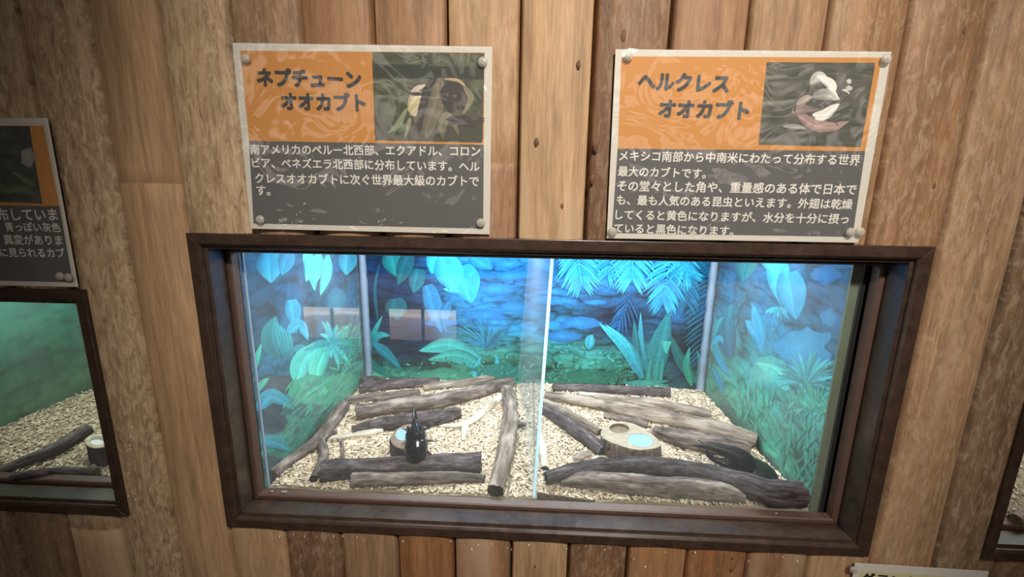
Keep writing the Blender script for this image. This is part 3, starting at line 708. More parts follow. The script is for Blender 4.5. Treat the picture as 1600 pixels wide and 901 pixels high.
# ------------------------------------------------------------------ logs and branches
def tube_mesh(C, R, flat, seed, rough, seg=28, capdepth=0.0, taper=True):
    """returns bmesh of the side and list of cap rings; C centres, R radii"""
    bm = bmesh.new(); lay = bm.verts.layers.float_vector.new('lc'); rings = []; s = 0
    for i, c in enumerate(C):
        t = (C[min(i+1, len(C)-1)]-C[max(i-1, 0)]).normalized(); sd = t.cross(Vector((0, 0, 1)))
        sd = sd.normalized() if sd.length > 1e-3 else Vector((1, 0, 0)); up = sd.cross(t)
        if i: s += (c-C[i-1]).length
        r = R[i]; rg = []
        for k in range(seg):
            a = 2*math.pi*k/seg; q = Vector((s*22+seed*7, math.cos(a)*1.1, math.sin(a)*1.1+seed))
            q2 = Vector((s*80+seed*3, math.cos(a)*3.0, math.sin(a)*3.0))
            m = 1+rough*(noise.noise(q)*1.0+noise.noise(q2)*.6+.35*noise.noise(Vector((s*190, math.cos(a)*6, math.sin(a)*6+seed))))
            p = c+sd*(r*m*math.cos(a))+up*(r*m*flat*math.sin(a))
            if i in (0, len(C)-1): p += t*(noise.noise(q2*2)*r*.25)
            v = bm.verts.new(p); v[lay] = (s, r*math.cos(a)*1.0, r*math.sin(a)*flat+seed*.05); rg.append(v)
        rings.append(rg)
    for i in range(len(rings)-1):
        for k in range(seg):
            bm.faces.new((rings[i][k], rings[i][(k+1) % seg], rings[i+1][(k+1) % seg], rings[i+1][k]))
    return bm, rings
def cap_obj(ring_pts, mat, parent, out, r):
    bm = bmesh.new(); c = sum(ring_pts, Vector())/len(ring_pts); vs = [bm.verts.new(p) for p in ring_pts]
    inn = [bm.verts.new(c+(p-c)*.55+out*(r*.06)) for p in ring_pts]; cv = bm.verts.new(c-out*r*.05); n = len(vs)
    for k in range(n):
        bm.faces.new((vs[k], vs[(k+1) % n], inn[(k+1) % n], inn[k])); bm.faces.new((inn[k], inn[(k+1) % n], cv))
    bmesh.ops.recalc_face_normals(bm, faces=bm.faces[:])
    return obj('cut_end', bm, mat, parent)
LOGN = [0]
def world_path(pts, zf, sink, lift):
    C = []; R = []
    for q in pts:
        u, v, rp = q[:3]; lf = lift+(q[3] if len(q) > 3 else 0); r = .012
        for _ in range(4):
            p = atz(u, v, zf+r*sink+lf); r = rp*depth(p)/FPX
        C.append((*p, r))
    return C
def log(name, label, mat, pts, end=M_END, flat=1.0, rough=.14, zf=ZS, sink=.72, lift=0.0, parent=None, ends=(1, 1), cat='log', group=None, n=None, lab=None):
    LOGN[0] += 1; sd = LOGN[0]*1.37
    K = world_path(pts, zf, sink*flat, lift)
    L = sum((Vector(K[i+1][:3])-Vector(K[i][:3])).length for i in range(len(K)-1))
    n = n or max(10, int(L/.0028)); S = catmull(K, n); C = [Vector(p[:3]) for p in S]; R = [max(.0012, p[3]) for p in S]
    # rounded shoulder at closed ends
    bm, rings = tube_mesh(C, R, flat, sd, rough)
    rp0 = [v.co.copy() for v in rings[0]]; rp1 = [v.co.copy() for v in rings[-1]]
    if not ends[0]:
        v = bm.verts.new(C[0]-(C[1]-C[0]).normalized()*R[0]*.7)
        for k in range(28): bm.faces.new((rings[0][(k+1) % 28], rings[0][k], v))
    if not ends[1]:
        v = bm.verts.new(C[-1]+(C[-1]-C[-2]).normalized()*R[-1]*.7)
        for k in range(28): bm.faces.new((rings[-1][k], rings[-1][(k+1) % 28], v))
    bmesh.ops.recalc_face_normals(bm, faces=bm.faces[:])
    o = obj(name, bm, mat, parent, smooth=True)
    if parent is None: tag(o, label, cat, group)
    elif lab: o['label'] = lab
    if ends[0]: cap_obj(rp0, end, o, (C[0]-C[1]).normalized(), R[0])
    if ends[1]: cap_obj(rp1, end, o, (C[-1]-C[-2]).normalized(), R[-1])
    return o
GL, GR = 'logs and branches left of the divider', 'logs and branches right of the divider'
# --- left compartment
o = log('log', 'purplish grey log in the back left corner of the middle terrarium', B_DARK, [(562, 608, 9), (600, 602, 9.5), (645, 599, 9), (686, 596, 7)], M_ENDD, group=GL)
log('side_branch', None, B_DARK, [(566, 597, 7), (580, 593, 6), (600, 595, 5)], parent=o, lift=.006)
log('driftwood', 'pale grey split driftwood leaning at the back wall left of the divider', B_TAN, [(662, 606, 7), (700, 601, 8.5), (745, 596, 8.5), (788, 586, 6.5)], M_ENDP, flat=.8, group=GL, cat='driftwood')
log('branch', 'thin grey branch just behind the longest left log', B_GREY, [(545, 625, 7.5), (580, 622, 8), (620, 619, 7.5), (655, 613, 6)], rough=.2, group=GL, cat='branch', lift=-.001)
log('log', 'longest grey log left of the divider, rising to a pale rounded right end', B_GREY, [(556, 644, 10.5), (610, 635, 11), (665, 628, 12), (715, 619, 11), (765, 606, 10.5), (800, 596, 7.5)], M_ENDP, rough=.16, group=GL, ends=(1, 0), lift=.004)
log('log', 'rough dark barked log right behind the left stump', B_DARK, [(551, 673, 8), (595, 663, 11), (640, 657, 11.5), (685, 652, 11.5), (718, 645, 9)], rough=.28, group=GL)
log('driftwood', 'pale split stick in front of the rough dark barked log', B_PALE, [(517, 685, 4), (545, 680, 6.5), (580, 675, 7), (606, 667, 5)], M_ENDP, flat=.7, rough=.2, group=GL, cat='driftwood')
o = log('branch', 'forked grey branch along the left poster', B_GREY, [(426, 741, 8), (455, 718, 8.5), (490, 694, 9.5), (508, 674, 10), (522, 655, 10), (537, 634, 9.5)], rough=.14, group=GL, cat='branch')
log('side_branch', None, B_GREY, [(500, 690, 8), (506, 706, 7.5), (502, 724, 7), (490, 748, 6.5)], M_ENDD, parent=o)
log('side_branch', None, B_GREY, [(504, 682, 6), (514, 676, 5.5), (526, 673, 4)], parent=o)
log('log', 'thick dark log lying directly in front of the left stump', B_DARK, [(504, 736, 16), (540, 733, 15.5), (600, 730, 15), (680, 726, 15.5), (751, 722, 16)], M_ENDD, rough=.12, group=GL)
log('log', 'slimmer brown log lying against the front glass on the left', B_GREY, [(550, 750, 10), (600, 749, 10.5), (660, 747, 10), (720, 746, 8.5), (757, 748, 7)], M_ENDD, rough=.12, group=GL)
o = log('driftwood', 'flat bleached forked stick lying between the left logs', B_PALE, [(786, 617, 6), (768, 632, 6.5), (750, 648, 6.5), (730, 661, 7.5), (712, 665, 6), (692, 665, 4)], M_ENDP, flat=.6, rough=.2, group=GL, cat='driftwood')
log('side_branch', None, B_PALE, [(728, 662, 6), (725, 674, 4.5), (724, 688, 3)], M_ENDP, flat=.6, parent=o)
o = log('log', 'upright lying driftwood log pointing at the viewer, left of the divider', B_TAN, [(792, 607, 9.5), (796, 630, 10.5), (797, 655, 12), (793, 690, 13.5), (786, 725, 13.5), (774, 766, 13.5)], M_ENDD, flat=.75, rough=.18, group=GL, lift=.001)
log('side_branch', None, B_GREY, [(800, 660, 4.5), (811, 662, 3.6), (822, 663, 3)], parent=o, lift=.004)
log('side_branch', None, B_GREY, [(800, 632, 4), (807, 629, 3)], parent=o, lift=.006)
log('twig', 'thin short twig in front of the pale split stick', B_GREY, [(534, 690, 3), (535, 704, 3), (535, 720, 3)], rough=.15, group=GL, cat='twig')
# --- right compartment
log('log', 'straight purple grey log against the back wall right of the divider', B_DARK, [(864, 605, 7), (920, 607, 7.5), (990, 611, 8), (1046, 614, 9)], M_ENDD, rough=.1, group=GR)
o = log('driftwood', 'pale peeling split log just in front of the straight back log', B_TAN, [(901, 618, 6), (945, 621, 7.5), (1000, 628, 8.5), (1060, 637, 10), (1110, 648, 9)], M_ENDP, flat=.7, rough=.3, group=GR, cat='driftwood')
log('peeling_bark', None, B_PALE, [(905, 614, 5), (935, 616, 4), (965, 620, 5), (990, 622, 3)], M_ENDP, flat=.4, parent=o, lift=.008)
log('log', 'longest tan log running from the divider to the right poster', B_TAN, [(852, 619, 8), (920, 629, 10), (1000, 645, 11), (1060, 657, 13), (1120, 672, 15), (1180, 689, 12)], rough=.18, group=GR)
log('log', 'gnarled broad root lying in front of the longest tan log', B_GREY, [(1022, 672, 8), (1055, 682, 14), (1095, 690, 17), (1135, 697, 16), (1168, 702, 14)], flat=.8, rough=.32, group=GR, lift=.002)
log('branch', 'pale brown stick running from the divider to the right stump', B_TAN, [(846, 625, 7), (875, 640, 7.5), (905, 656, 8), (938, 676, 8)], M_END, flat=.8, rough=.2, group=GR, cat='branch')
log('branch', 'round dark grey stick slanting to the foot of the right stump', B_DARK, [(851, 640, 8.5), (880, 657, 10), (910, 680, 11), (945, 706, 11.5)], M_ENDD, rough=.1, group=GR, cat='branch')
log('branch', 'arched dark branch crossing in front of the right stump to the right corner', B_BLACK, [(853, 746, 9), (885, 738, 11), (930, 731, 13.5), (990, 727, 13.5), (1050, 731, 13.5), (1105, 741, 14.5), (1150, 753, 17), (1200, 768, 20), (1252, 771, 19)], M_ENDD, rough=.14, group=GR, cat='branch', lift=.006)
o = log('log', 'smooth grey log nearest the front glass on the right', B_GREY, [(876, 751, 6), (915, 750, 13), (960, 754, 15), (1020, 759, 15.5), (1080, 763, 15.5), (1130, 768, 14), (1162, 776, 9)], M_END, rough=.12, group=GR)
log('broken_knot', None, B_PALE, [(1046, 762, 8), (1052, 765, 5)], M_END, parent=o, lift=.006)
log('driftwood', 'short pale stick beside the divider with a dark broken end', B_PALE, [(842, 672, 5.5), (848, 700, 6), (851, 732, 6.5)], M_ENDD, flat=.7, rough=.2, group=GR, cat='driftwood')
log('branch', 'short grey stick poking out behind the right stump', B_GREY, [(944, 650, 5), (975, 655, 6), (1012, 664, 6)], rough=.2, group=GR, cat='branch', lift=-.001)
log('bark_flake', 'curled bark flake at the foot of the slanting grey stick', B_TAN, [(896, 716, 4), (908, 711, 7), (922, 706, 5)], M_ENDP, flat=.35, rough=.4, group=GR, cat='bark', lift=.003)
log('bark_flake', 'small bark sliver between the slanting stick and the right stump', B_PALE, [(925, 716, 2.5), (936, 712, 3), (952, 714, 2)], M_ENDP, flat=.4, rough=.3, group=GR, cat='bark', lift=.004)
# --- left terrarium
log('branch', 'long dark branch in the left edge terrarium', B_DARK, [(-14, 742, 6), (40, 720, 8), (85, 702, 10), (135, 672, 10)], group='wood in the left edge terrarium', cat='branch')
log('branch', 'pale stick above the dark branch in the left edge terrarium', B_TAN, [(70, 700, 3), (105, 686, 4), (130, 668, 5)], group='wood in the left edge terrarium', cat='branch', lift=.012)
log('log', 'low dark log against the front glass of the left edge terrarium', B_BLACK, [(20, 746, 6), (60, 742, 9), (95, 738, 8), (150, 740, 8)], group='wood in the left edge terrarium')
log('log', 'pale log glimpsed in the bottom right corner terrarium', B_TAN, [(1586, 812, 9), (1620, 800, 11), (1665, 795, 11)], group='wood in the corner terrarium')

# ------------------------------------------------------------------ stump feeders
def ell(cx, cy, rx, ry, rot=0, n=28):
    return [(cx+rx*math.cos(a)*math.cos(rot)-ry*math.sin(a)*math.sin(rot), cy+rx*math.cos(a)*math.sin(rot)+ry*math.sin(a)*math.cos(rot)) for a in (2*math.pi*i/n for i in range(n))]
def stump(label, outline, ztop, holes, bark, topmat, seed, zbot=.026):
    P = catmull([tuple(p) for p in outline]+[outline[0]], 48)[:-1]
    T = [atz(p[0], p[1], ztop) for p in P]; c = sum(T, Vector())/len(T); c.z = 0
    e = empty('stump_feeder', (c.x, c.y, zbot)); tag(e, label, 'stump', 'stump feeding blocks')
    bm = bmesh.new(); lay = bm.verts.layers.float_vector.new('lc'); rings = []; H = 10
    for h in range(H+1):
        z = zbot+(ztop-.0012-zbot)*h/H; rg = []
        for i, p in enumerate(T):
            d = Vector((p.x-c.x, p.y-c.y, 0)); a = math.atan2(d.y, d.x)
            m = 1.0+.05*noise.noise(Vector((math.cos(a)*4+seed, math.sin(a)*4, z*30)))+.02*(1 if h < H else -.02)
            v = bm.verts.new((c.x+d.x*m, c.y+d.y*m, z)); v[lay] = (z, d.x, d.y); rg.append(v)
        rings.append(rg)
    n = len(T)
    for h in range(H):
        for i in range(n): bm.faces.new((rings[h][i], rings[h][(i+1) % n], rings[h+1][(i+1) % n], rings[h+1][i]))
    bm.faces.new(rings[0][::-1]); bmesh.ops.recalc_face_normals(bm, faces=bm.faces[:])
    keep(obj('bark', bm, bark, smooth=True), e)
    # top with holes
    bm = bmesh.new(); loops = [[bm.verts.new(p) for p in T]]; walls = []
    for hx in holes:
        pts = [atz(q[0], q[1], ztop) for q in hx[0]]; lp = [bm.verts.new(p) for p in pts]; loops.append(lp)
    edges = []
    for lp in loops:
        for i in range(len(lp)): edges.append(bm.edges.new((lp[i], lp[(i+1) % len(lp)])))
    bmesh.ops.triangle_fill(bm, use_beauty=True, use_dissolve=False, edges=edges, normal=(0, 0, 1))
    lo = [bm.verts.new((v.co.x, v.co.y, ztop-.004)) for v in loops[0]]
    for i in range(n): bm.faces.new((loops[0][i], loops[0][(i+1) % n], lo[(i+1) % n], lo[i]))
    bmesh.ops.recalc_face_normals(bm, faces=bm.faces[:])
    keep(obj('top_face', bm, topmat), e)
    for hx in holes:
        pts = [atz(q[0], q[1], ztop) for q in hx[0]]; m = len(pts); dp = hx[2]; bm = bmesh.new()
        a = [bm.verts.new(p) for p in pts]; b = [bm.verts.new(p-Vector((0, 0, dp))) for p in pts]
        for i in range(m): bm.faces.new((a[i], b[i], b[(i+1) % m], a[(i+1) % m]))
        bm.faces.new(b); cup = keep(obj('food_cup', bm, hx[1]), e)
        if hx[3]:
            bm = bmesh.new(); cc_ = sum(pts, Vector())/m; bm2 = [bm.verts.new(cc_+(p-cc_)*.97-Vector((0, 0, .0012))) for p in pts]; mid = bm.verts.new(cc_-Vector((0, 0, .0004)))
            for i in range(m): bm.faces.new((bm2[i], bm2[(i+1) % m], mid))
            j = keep(obj('jelly', bm, M_JELLY, smooth=True), e); j['label'] = 'pale blue jelly'
    return e
def z6(p): return (930+p[0]/11.26, 645+p[1]/11.26)
stump('oval stump feeder with an empty brown cup and a pale blue jelly cup', [z6(p) for p in ((100, 330), (160, 240), (270, 170), (430, 145), (600, 165), (760, 220), (900, 310), (1050, 410), (1150, 520), (1140, 580), (1030, 620), (850, 645), (700, 640), (500, 590), (300, 520), (160, 450), (105, 390))],
      .066, [(ell(967.7, 669, 15.6, 7.8, .05), M_CUP, .006, False), (ell(1000.6, 687, 20.2, 10.4, .12), M_WHITE, .006, True)], B_GREY, M_STUMPTOP, 3.1)
stump('small round stump feeder with the black beetle climbing on it', [(609, 684), (615, 675), (625, 667), (640, 662), (655, 664), (665, 672), (668, 684), (664, 694), (650, 700), (630, 701), (615, 695)],
      .062, [(ell(629, 678, 11, 9.5, -.3), M_WHITE, .006, True)], B_DARK, M_STUMPTOPD, 5.3)
stump('stump feeder with a white top in the left edge terrarium', [(133, 686), (140, 680), (150, 678), (168, 682), (172, 690), (160, 698), (145, 699), (135, 694)],
      .062, [(ell(152, 688, 12, 7), M_WHITE, .005, False)], B_BLACK, M_ENDP, 8.3)

# ------------------------------------------------------------------ beetles
def beetle_bm(kind):
    """local axes: +X forward (head), +Z dorsal; one body of lofted rings joined by remesh"""
    bm = bmesh.new()
    def loft(prof, seg=20):
        """prof: list of (x, z, half width, half height)"""
        rg = []
        for x, z, a, b in prof: rg.append([bm.verts.new((x, a*math.cos(2*math.pi*k/seg), z+b*math.sin(2*math.pi*k/seg)*(1 if math.sin(2*math.pi*k/seg) > 0 else .6))) for k in range(seg)])
        for i in range(len(rg)-1):
            for k in range(seg): bm.faces.new((rg[i][k], rg[i][(k+1) % seg], rg[i+1][(k+1) % seg], rg[i+1][k]))
        bm.faces.new(rg[0][::-1]); bm.faces.new(rg[-1])
    def tube(pts, rad, seg=8, n=12):
        S = catmull([(*p, r) for p, r in zip(pts, rad)], n); C = [Vector(s[:3]) for s in S]; rg = []
        for i, c in enumerate(C):
            t = (C[min(i+1, n)]-C[max(i-1, 0)]).normalized(); s = t.cross(Vector((0, 1, .01))).normalized(); u = s.cross(t)
            r = max(.0005, S[i][3]); rg.append([bm.verts.new(c+s*r*math.cos(2*math.pi*k/seg)+u*r*math.sin(2*math.pi*k/seg)) for k in range(seg)])
        for i in range(n):
            for k in range(seg): bm.faces.new((rg[i][k], rg[i][(k+1) % seg], rg[i+1][(k+1) % seg], rg[i+1][k]))
        bm.faces.new(rg[0][::-1]); bm.faces.new(rg[-1])
    # elytra (two halves meeting at a seam), pronotum, head
    E = [(-.0335, -.001, .003, .003), (-.032, 0, .0085, .0065), (-.027, .001, .0135, .0098), (-.018, .002, .0165, .0122), (-.008, .002, .0170, .0128), (.000, .0015, .0160, .0118), (.004, .001, .0125, .0095)]
    loft([(x, z, a, b) for x, z, a, b in E], 28)
    loft([(.0000, .001, .0130, .0100), (.0035, .002, .0158, .0120), (.011, .003, .0150, .0124), (.017, .0025, .0120, .0105), (.021, .001, .0078, .0072), (.0225, .0005, .005, .005)], 26)
    loft([(.019, -.003, .0055, .005), (.025, -.0035, .0056, .005), (.029, -.004, .0042, .004), (.031, -.004, .002, .002)], 16)
    if kind == 'neptune':
        tube([(.010, 0, .010), (.020, 0, .0125), (.036, 0, .0135), (.056, 0, .011)], [.0062, .0040, .0022, .0008], 10, 16)
        for s in (-1, 1): tube([(.014, s*.0075, .008), (.019, s*.0090, .011), (.023, s*.0095, .0125)], [.0036, .0024, .0010])
        tube([(.027, 0, -.003), (.034, 0, -.002), (.041, 0, .002), (.046, 0, .007)], [.0032, .0022, .0016, .0008])
    else:
        tube([(.006, 0, .0085), (.018, 0, .0145), (.034, 0, .0150), (.050, 0, .0110), (.062, 0, .0035)], [.0118, .0096, .0058, .0034, .0012], 12, 22)
        tube([(.045, 0, .012), (.046, 0, .008)], [.0018, .0008], 8, 4)
        tube([(.026, 0, -.0035), (.036, 0, -.0045), (.045, 0, .000), (.050, 0, .0068)], [.0046, .0030, .0024, .0012], 10, 14)
        tube([(.041, 0, -.002), (.040, 0, .002)], [.0016, .0008], 8, 4)
    tuck = .72 if kind == 'neptune' else .85
    for s in (-1, 1):
        for (x, dx, ln, cz) in ((.015, .001 if kind == 'neptune' else .013, 1.0*tuck, -.006), (.000, -.003, 1.05*tuck, -.006), (-.010, -.012, 1.12*tuck, -.006)):
            a = (x, s*.009, cz-.002); b = (x+dx*.6, s*.020*ln, cz+.003); c = (x+dx*1.25, s*.027*ln, cz-.008); d = (x+dx*1.7, s*.0325*ln, cz-.0118); e = (x+dx*2.1, s*.036*ln, cz-.0125)
            tube([a, b], [.0026, .0021], 8, 4); tube([b, c], [.0020, .0014], 8, 6); tube([c, d, e], [.0011, .0009, .0008], 8, 6)
    return bm
def beetle(name, kind, label, mat, origin, fwd, dorsal, scale):
    bm = beetle_bm(kind); bmesh.ops.recalc_face_normals(bm, faces=bm.faces[:]); o = obj(name, bm, mat, smooth=True)
    m = o.modifiers.new('skin', 'REMESH'); m.mode = 'VOXEL'; m.voxel_size = .00055; m.use_smooth_shade = True
    m = o.modifiers.new('soften', 'SMOOTH'); m.iterations = 3; m.factor = .5
    X = Vector(fwd).normalized(); Y = Vector(dorsal).cross(X).normalized(); Z = X.cross(Y)
    o.matrix_world = Matrix(((X.x*scale, Y.x*scale, Z.x*scale, origin[0]), (X.y*scale, Y.y*scale, Z.y*scale, origin[1]), (X.z*scale, Y.z*scale, Z.z*scale, origin[2]), (0, 0, 0, 1)))
    return tag(o, label, 'beetle', 'live beetles')
p1 = atz(649, 701, .062); p1.y -= .004
beetle('rhinoceros_beetle', 'neptune', 'glossy black horned beetle climbing the small round stump, horn pointing up', M_NEPT, aty(650, 688, p1.y-.002), (-.10, .42, .90), (.05, -.90, .42), 1.08)
p2 = atz(1168, 752, .030)
beetle('rhinoceros_beetle', 'hercules', 'olive black long horned beetle facing left behind the arched dark branch', M_HERC, aty(1167, 735, p2.y+.004), (-.90, .10, .34), (.30, -.45, .84), 1.5)

# ------------------------------------------------------------------ signs
YS = -0.0006
def quad_grid(corners_px, col, y, nx=2, nz=2):
    tl, tr, br, bl = [aty(c[0], c[1], y) for c in corners_px]; V = []; F = []
    for j in range(nz+1):
        for i in range(nx+1):
            s, t = i/nx, j/nz; p = (tl*(1-s)+tr*s)*(1-t)+(bl*(1-s)+br*s)*t; V.append(tuple(p))
    for j in range(nz):
        for i in range(nx): a = j*(nx+1)+i; F.append((a, a+nx+1, a+nx+2, a+1))
    return V, F, [col]*len(V)
def sheet_obj(name, pieces, mat, parent, thick_back=None):
    V = []; F = []; C = []
    for v, f, c in pieces:
        b = len(V); V += v; F += [tuple(b+i for i in q) for q in f]; C += c
    me = bpy.data.meshes.new(name); me.from_pydata(V, [], F)
    a = me.attributes.new('col', 'FLOAT_COLOR', 'POINT'); a.data.foreach_set('color', np.array([(*s2l(c), 1) for c in C], 'f').ravel())
    return keep(link(name, me, mat), parent)
def text_obj(name, lines, color, parent, y, bold, sy=1.0, rough=.6):
    """lines: (string, (px left, py centre), (px right, py centre))"""
    mat = plain('ink_%d_%d_%d' % color, color, rough, 0.3); bmj = bmesh.new()
    for body, a, b in lines:
        cu = bpy.data.curves.new('t', 'FONT'); cu.body = body; cu.resolution_u = 3
        to = bpy.data.objects.new('t', cu); COL.objects.link(to); bpy.context.view_layer.update()
        dg = bpy.context.evaluated_depsgraph_get(); me = bpy.data.meshes.new_from_object(to.evaluated_get(dg)); bpy.data.objects.remove(to)
        if not len(me.vertices): continue
        co = np.zeros(len(me.vertices)*3); me.vertices.foreach_get('co', co); co = co.reshape(-1, 3)
        x0, x1 = co[:, 0].min(), co[:, 0].max(); yc = (co[:, 1].min()+co[:, 1].max())/2
        A = aty(*a, y); Bp = aty(*b, y); d = Bp-A; s = d.length/(x1-x0); X = d.normalized(); Zu = Vector((-X.z, 0, X.x))
        me.transform(Matrix(((X.x*s, Zu.x*s*sy, 0, A.x-X.x*s*x0-Zu.x*s*sy*yc), (0, 0, -1, y), (X.z*s, Zu.z*s*sy, 0, A.z-X.z*s*x0-Zu.z*s*sy*yc), (0, 0, 0, 1))))
        st = 1 if bold < .05 else 2
        for a_ in range(-st, st+1):
            for b_ in range(-st, st+1):
                if st == 2 and abs(a_)+abs(b_) == 4: continue
                m2 = me.copy(); m2.transform(Matrix.Translation((X*a_+Zu*b_)*(bold*s/st*.5))); m2.transform(Matrix.Translation((0, -2e-6*(a_*3+b_), 0))); bmj.from_mesh(m2); bpy.data.meshes.remove(m2)
        bpy.data.meshes.remove(me)
    return keep(obj(name, bmj, mat), parent)
M_FILM = glass_mat('laminate_film', tint=(.93, .93, .92), ior=1.45, haze=.05, wav=.5, rough=.07, gain=1.7)
def film(corners, y, parent, seed):
    V, F, C = quad_grid(corners, (0, 0, 0), y, 60, 40); W_ = []
    for (x, yy, z) in V:
        W_.append((x, yy-.0012-.0018*(1+noise.noise(Vector((x*24+seed, z*34, seed))))*.5-.0004*noise.noise(Vector((x*60+seed, z*90, 1))), z))
    me = bpy.data.meshes.new('laminate_film'); me.from_pydata(W_, [], F); me.polygons.foreach_set('use_smooth', [True]*len(F))
    o = keep(link('laminate_film', me, M_FILM), parent)
    return o
def flip(o):
    return o
ORANGE, GREY, PAPER = (204, 136, 54), (84, 81, 80), (216, 210, 198)
def sign(label, corners, orange, grey, photo, title, body, base_px, extra=None, seed=1):
    p = aty(*base_px, YS); e = empty('information_sign', (p.x, YS, p.z)); tag(e, label, 'sign', 'laminated signs on the plank wall')
    V, F, C = quad_grid(corners, PAPER, YS)
    bm = bmesh.new(); q = [bm.verts.new(aty(c[0], c[1], YS+.0001)) for c in corners]; q2 = [bm.verts.new(v.co+Vector((0, .0006, 0))) for v in q]
    bm.faces.new(q[::-1]); bm.faces.new(q2)
    for i in range(4): bm.faces.new((q[i], q[(i+1) % 4], q2[(i+1) % 4], q2[i]))
    bmesh.ops.recalc_face_normals(bm, faces=bm.faces[:])
    keep(obj('backing_card', bm, plain('card', (196, 186, 168), .5)), e)
    pcs = [(V, F, C)]
    if orange: pcs.append(quad_grid(orange, ORANGE, YS-.00012))
    if grey: pcs.append(quad_grid(grey, GREY, YS-.00014))
    sheet_obj('printed_sheet', pcs, M_SHEET, e)
    if photo:
        ps = Poster(lambda x, y: aty(x, y, YS-.00018), (0, -1, 0)); photo(ps); b = ps.finish(None, 'photograph', 1.0, (1, 1, 1))
        b.data.materials.clear(); b.data.materials.append(M_SHEET); keep(b, e)
        for k in ('label', 'category'):
            if k in b: del b[k]
        for v in b.data.vertices: pass
    if title: text_obj('title_text', title, (34, 28, 24), e, YS-.0005, .10)
    if body: text_obj('body_text', body, (228, 223, 214), e, YS-.0005, .034)
    film(corners, YS, e, seed); return e
def pgrid(ps, tl, tr, br, bl, f, n=40):
    tl, tr, br, bl = map(np.array, (tl, tr, br, bl)); pts = np.zeros((n, n, 3)); cols = np.zeros((n, n, 3))
    for j in range(n):
        for i in range(n):
            s, t = i/(n-1), j/(n-1); p = (tl*(1-s)+tr*s)*(1-t)+(bl*(1-s)+br*s)*t; pts[n-1-j, i] = ps.P(*p); cols[n-1-j, i] = f(s, t)
    ps.grid(pts, cols)
def photo_one(ps):
    def f(s, t):
        n = noise.fractal(Vector((s*9, t*9, 2)), .8, 2.1, 5); c = lerp((92, 96, 66), (60, 64, 44), min(1, max(0, .5+n)))
        if .13+.03*s < t < .30: c = (40, 44, 28)
        if t > .72: c = lerp(c, (64, 58, 48), .7)
        return c
    pgrid(ps, (581, 81), (757, 83), (754, 223), (586, 219), f, 70)
    def z(x, y): return (570+x/5.633, 70+y/5.633)
    ps.leaf([z(540, 470), z(455, 560), z(400, 620)], 15, (210, 196, 158), (176, 166, 130)); ps.leaf([z(520, 450), z(450, 480), z(380, 590)], 12, (206, 192, 150), (180, 170, 130))
    ps.leaf([z(400, 440), z(470, 385), z(540, 350)], 5, (190, 176, 164), (196, 184, 172)); ps.leaf([z(380, 430), z(460, 432), z(540, 440)], 3, (66, 58, 54), (60, 52, 50))
    ps.leaf([z(620, 280), z(560, 420), z(480, 700), z(420, 830)], 9, (52, 48, 48), (58, 54, 50)); ps.leaf([z(660, 290), z(640, 480), z(560, 720), z(540, 830)], 13, (118, 108, 92), (100, 96, 78))
    ps.blob(*z(790, 450), 22, 26, (58, 50, 46), (50, 44, 40), rag=.25, seed=3); ps.leaf([z(700, 300), z(830, 320), z(920, 410)], 2.6, (190, 160, 116), (196, 168, 124), False)
    ps.leaf([z(870, 360), z(930, 480), z(850, 630)], 5, (120, 116, 92), (140, 132, 104)); ps.leaf([z(720, 590), z(680, 700), z(690, 830)], 9, (120, 112, 86), (96, 94, 70))
    ps.leaf([z(720, 590), z(780, 680), z(830, 800)], 5, (124, 116, 90), (110, 104, 80)); ps.blob(*z(900, 660), 30, 10, (62, 54, 48), (58, 50, 44), seed=6)
    ps.blob(*z(300, 730), 14, 8, (104, 116, 84), (84, 96, 66), seed=8); ps.leaf([z(370, 560), z(290, 700), z(200, 780)], 5, (130, 140, 108), (112, 124, 92)); ps.leaf([z(400, 640), z(380, 720), z(350, 830)], 4, (136, 140, 110), (120, 128, 96))
